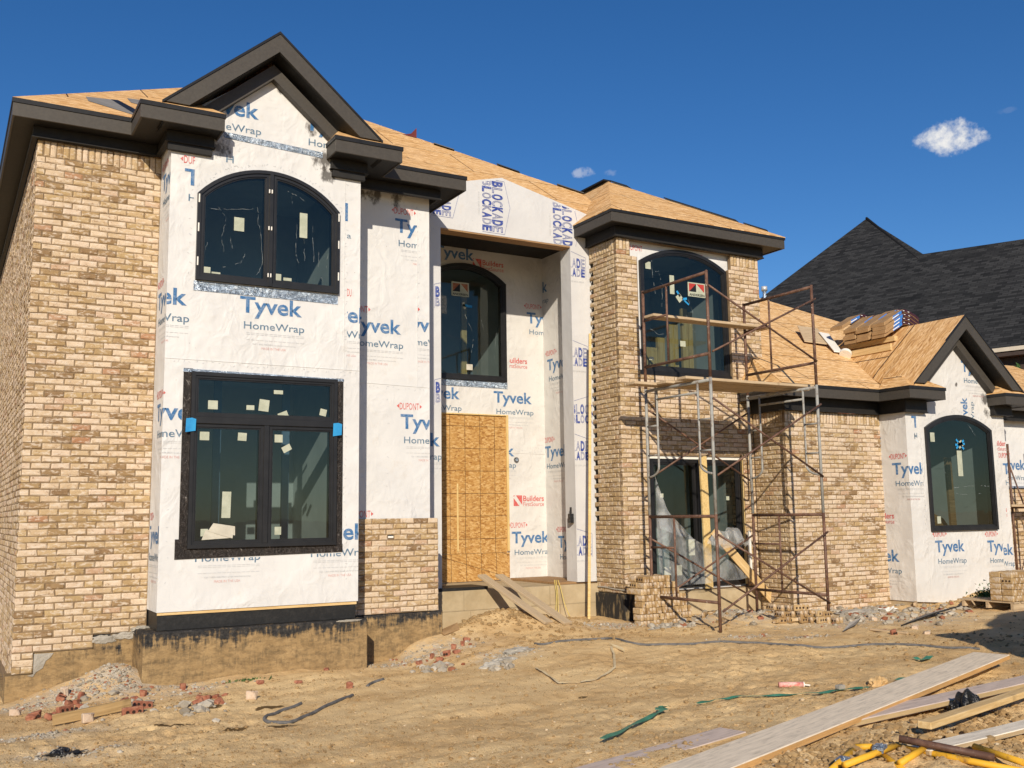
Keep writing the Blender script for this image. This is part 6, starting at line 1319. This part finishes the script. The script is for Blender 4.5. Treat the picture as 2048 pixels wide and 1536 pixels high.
mb.hexa([(a_.x, a_.y, -2), (b_.x, b_.y, -2), (b_.x + up_.x * 9, b_.y + up_.y * 9, -2), (a_.x + up_.x * 9, a_.y + up_.y * 9, -2), (a_.x, a_.y, 5.0), (b_.x, b_.y, 5.0), (b_.x + up_.x * 9, b_.y + up_.y * 9, 5.0), (a_.x + up_.x * 9, a_.y + up_.y * 9, 5.0)])
mr = NT('red_brick_wall', .9, .2); uvn = mr.coord(out='Object', rot=(0, 0, math.atan2(ee.x, ee.y))); sx_ = mr.n('SeparateXYZ'); mr.l(uvn, sx_.inputs[0]); cx_ = mr.n('CombineXYZ'); mr.l(sx_.outputs[1], cx_.inputs[0]); mr.l(sx_.outputs[2], cx_.inputs[1]); br = mr.n('TexBrick'); br.inputs['Scale'].default_value = 1; br.inputs['Brick Width'].default_value = .2; br.inputs['Row Height'].default_value = .075; br.inputs['Mortar Size'].default_value = .006; br.inputs['Color1'].default_value = (.36, .12, .06, 1); br.inputs['Color2'].default_value = (.26, .085, .045, 1); br.inputs['Mortar'].default_value = (.4, .3, .22, 1); mr.l(cx_.outputs[0], br.inputs['Vector']); mr.col(br.outputs['Color'])
mb.build('wall', mr.mat, nb)
mb = MB(); mb.bar(HL + Vector((0, 0, -.06)), Er + Vector((0, 0, -.06)), .14, .13); mb.build('gutter', m_noise('tan_gutter', (.52, .46, .36), (.58, .52, .42), 3, .5), nb)
mb = MB(); mb.bar(HL + up_ * .22 + Vector((0, 0, -.22)), Er + up_ * .22 + Vector((0, 0, -.22)), .5, .12); mb.bar(HL + up_ * .42 + Vector((0, 0, -.55)), Er + up_ * .42 + Vector((0, 0, -.55)), .08, .5); mb.build('soffit', m_noise('brown_soffit', (.045, .03, .025), (.06, .042, .035), 5), nb)
vp = thing('roof_vent', 'round galvanised vent pipe with a cap standing beside the tower', 'vent', tuple(onP(1527, 590)))
c0 = onP(1526, 588) + Vector((-.2, -.3, .0)); mb = MB(); mb.tube([c0 + Vector((0, 0, -.6)), c0 + Vector((0, 0, .06))], .085, 14); mb.build('pipe', FOIL, vp, True); mb = MB(); mb.tube([c0 + Vector((0, 0, .061)), c0 + Vector((0, 0, .26))], .135, 16); mb.build('cap', m_noise('galvanised', (.55, .55, .54), (.66, .66, .65), 12, .4, .1, 20, .5, .4), vp, True)

# ------------------------------------------------------------------ plants
def leaves(name, n, fn, size, mats, parent, seed):
    rg2 = np.random.default_rng(seed); V = []; Fc = []; A = []
    for i in range(n):
        c, nrm = fn(rg2); d = rg2.normal(size=3); d /= np.linalg.norm(d); a = np.cross(nrm, d); a /= np.linalg.norm(a) + 1e-9; b = np.cross(a, nrm); b /= np.linalg.norm(b) + 1e-9; s = size * rg2.uniform(.6, 1.4)
        k = len(V); V += [c - a * s * .35, c + b * s * .2 + a * 0, c + a * s * .35, c + b * s]; Fc.append((k, k + 1, k + 2, k + 3)); A.append(rg2.random())
    me = bpy.data.meshes.new(name); me.from_pydata([tuple(v) for v in V], [], Fc); at = me.attributes.new('rnd', 'FLOAT', 'FACE'); at.data.foreach_set('value', np.array(A, np.float32)); me.materials.append(mats); return link(name, me, parent)
ml = NT('evergreen_leaf', .7, .25); ml.col(ml.ramp(ml.attr('rnd'), [(0, (.02, .05, .014)), (.6, (.045, .10, .025)), (1, (.09, .16, .04))]))
tb = Vector(aty(2036, 745, 17.5)); tr = thing('evergreen_tree', 'narrow green evergreen tree before the red brick house', 'tree', (tb.x, 17.5, -1.6))
mb = MB(); mb.tube([(tb.x, 17.5, -1.7), (tb.x, 17.5, tb.z)], .07, 8); mb.build('trunk', W_BROWN, tr)
topz = Vector(aty(2030, 728, 17.5)).z
def conef(g):
    t = g.random() ** .7; z = topz - t * (topz + 1.3); r = (.04 + .24 * (topz - z) ** .8) * math.sqrt(g.random()) ; r = min(r, 1.1); a = g.uniform(0, 6.28); return np.array((tb.x + r * math.cos(a), 17.5 + r * math.sin(a), z)), np.array((math.cos(a), math.sin(a), .5))
leaves('foliage', 9000, conef, .10, ml.mat, tr, 1)
q = on(1985, 1208); bu = thing('bush', 'small dark green bush in front of the brick pallet', 'bush', tuple(q))
mb = MB()
for a in range(7): mb.tube([(q.x, q.y, q.z), (q.x + .25 * math.cos(a), q.y + .12 * math.sin(a), q.z + .15)], .006, 5)
mb.build('stems', W_BROWN, bu)
leaves('foliage', 2200, lambda g: (np.array((q.x + g.normal() * .17, q.y + g.normal() * .10, q.z + .03 + abs(g.normal()) * .10)), g.normal(size=3)), .05, ml.mat, bu, 2)
q3 = on(495, 1364); leaves('grass_tuft', 110, lambda g: (np.array((q3.x + g.normal() * .12, q3.y + g.normal() * .03, q3.z + .01)), np.array((g.normal() * .4, -1, .1))), .028, ml.mat, None, 3); tag(COL.objects[-1], None, None, kind='stuff')

# ------------------------------------------------------------------ container added out of frame to the right only to shade the dirt there
cb = thing('added_shade_container', 'dark green steel container added unseen right of the view to shade the dirt', 'container', (12.5, 3.6, -1.65))
mb = MB(); CX0, CX1, CY0, CY1, CZ0, CZ1 = 9.5, 15.5, 2.4, 4.8, -1.62, .74
mb.box(CX0, CX1, CY0, CY1, CZ0 + .1, CZ1)
for i in range(39):
    x = CX0 + .1 + i * .15; mb.box(x, x + .07, CY1 + .001, CY1 + .03, CZ0 + .2, CZ1 - .1); mb.box(x, x + .07, CY0 - .03, CY0 - .001, CZ0 + .2, CZ1 - .1)
mb.build('body', m_noise('shade_container_paint', (.03, .07, .045), (.045, .09, .06), 3, .5), cb, bevel=.01)
mb = MB()
for x in (CX0 + .2, CX1 - .5): mb.box(x, x + .3, CY0 + .1, CY1 - .1, CZ0 - .08, CZ0 + .099)
mb.build('skid', T_RUST, cb)
lump('added_shade_heap', 12.6, 3.6, CZ1, 2.6, 1.15, 1.05, DIRT, cb, 5, 4, .12)  # unseen heap added on top so the shade reaches farther
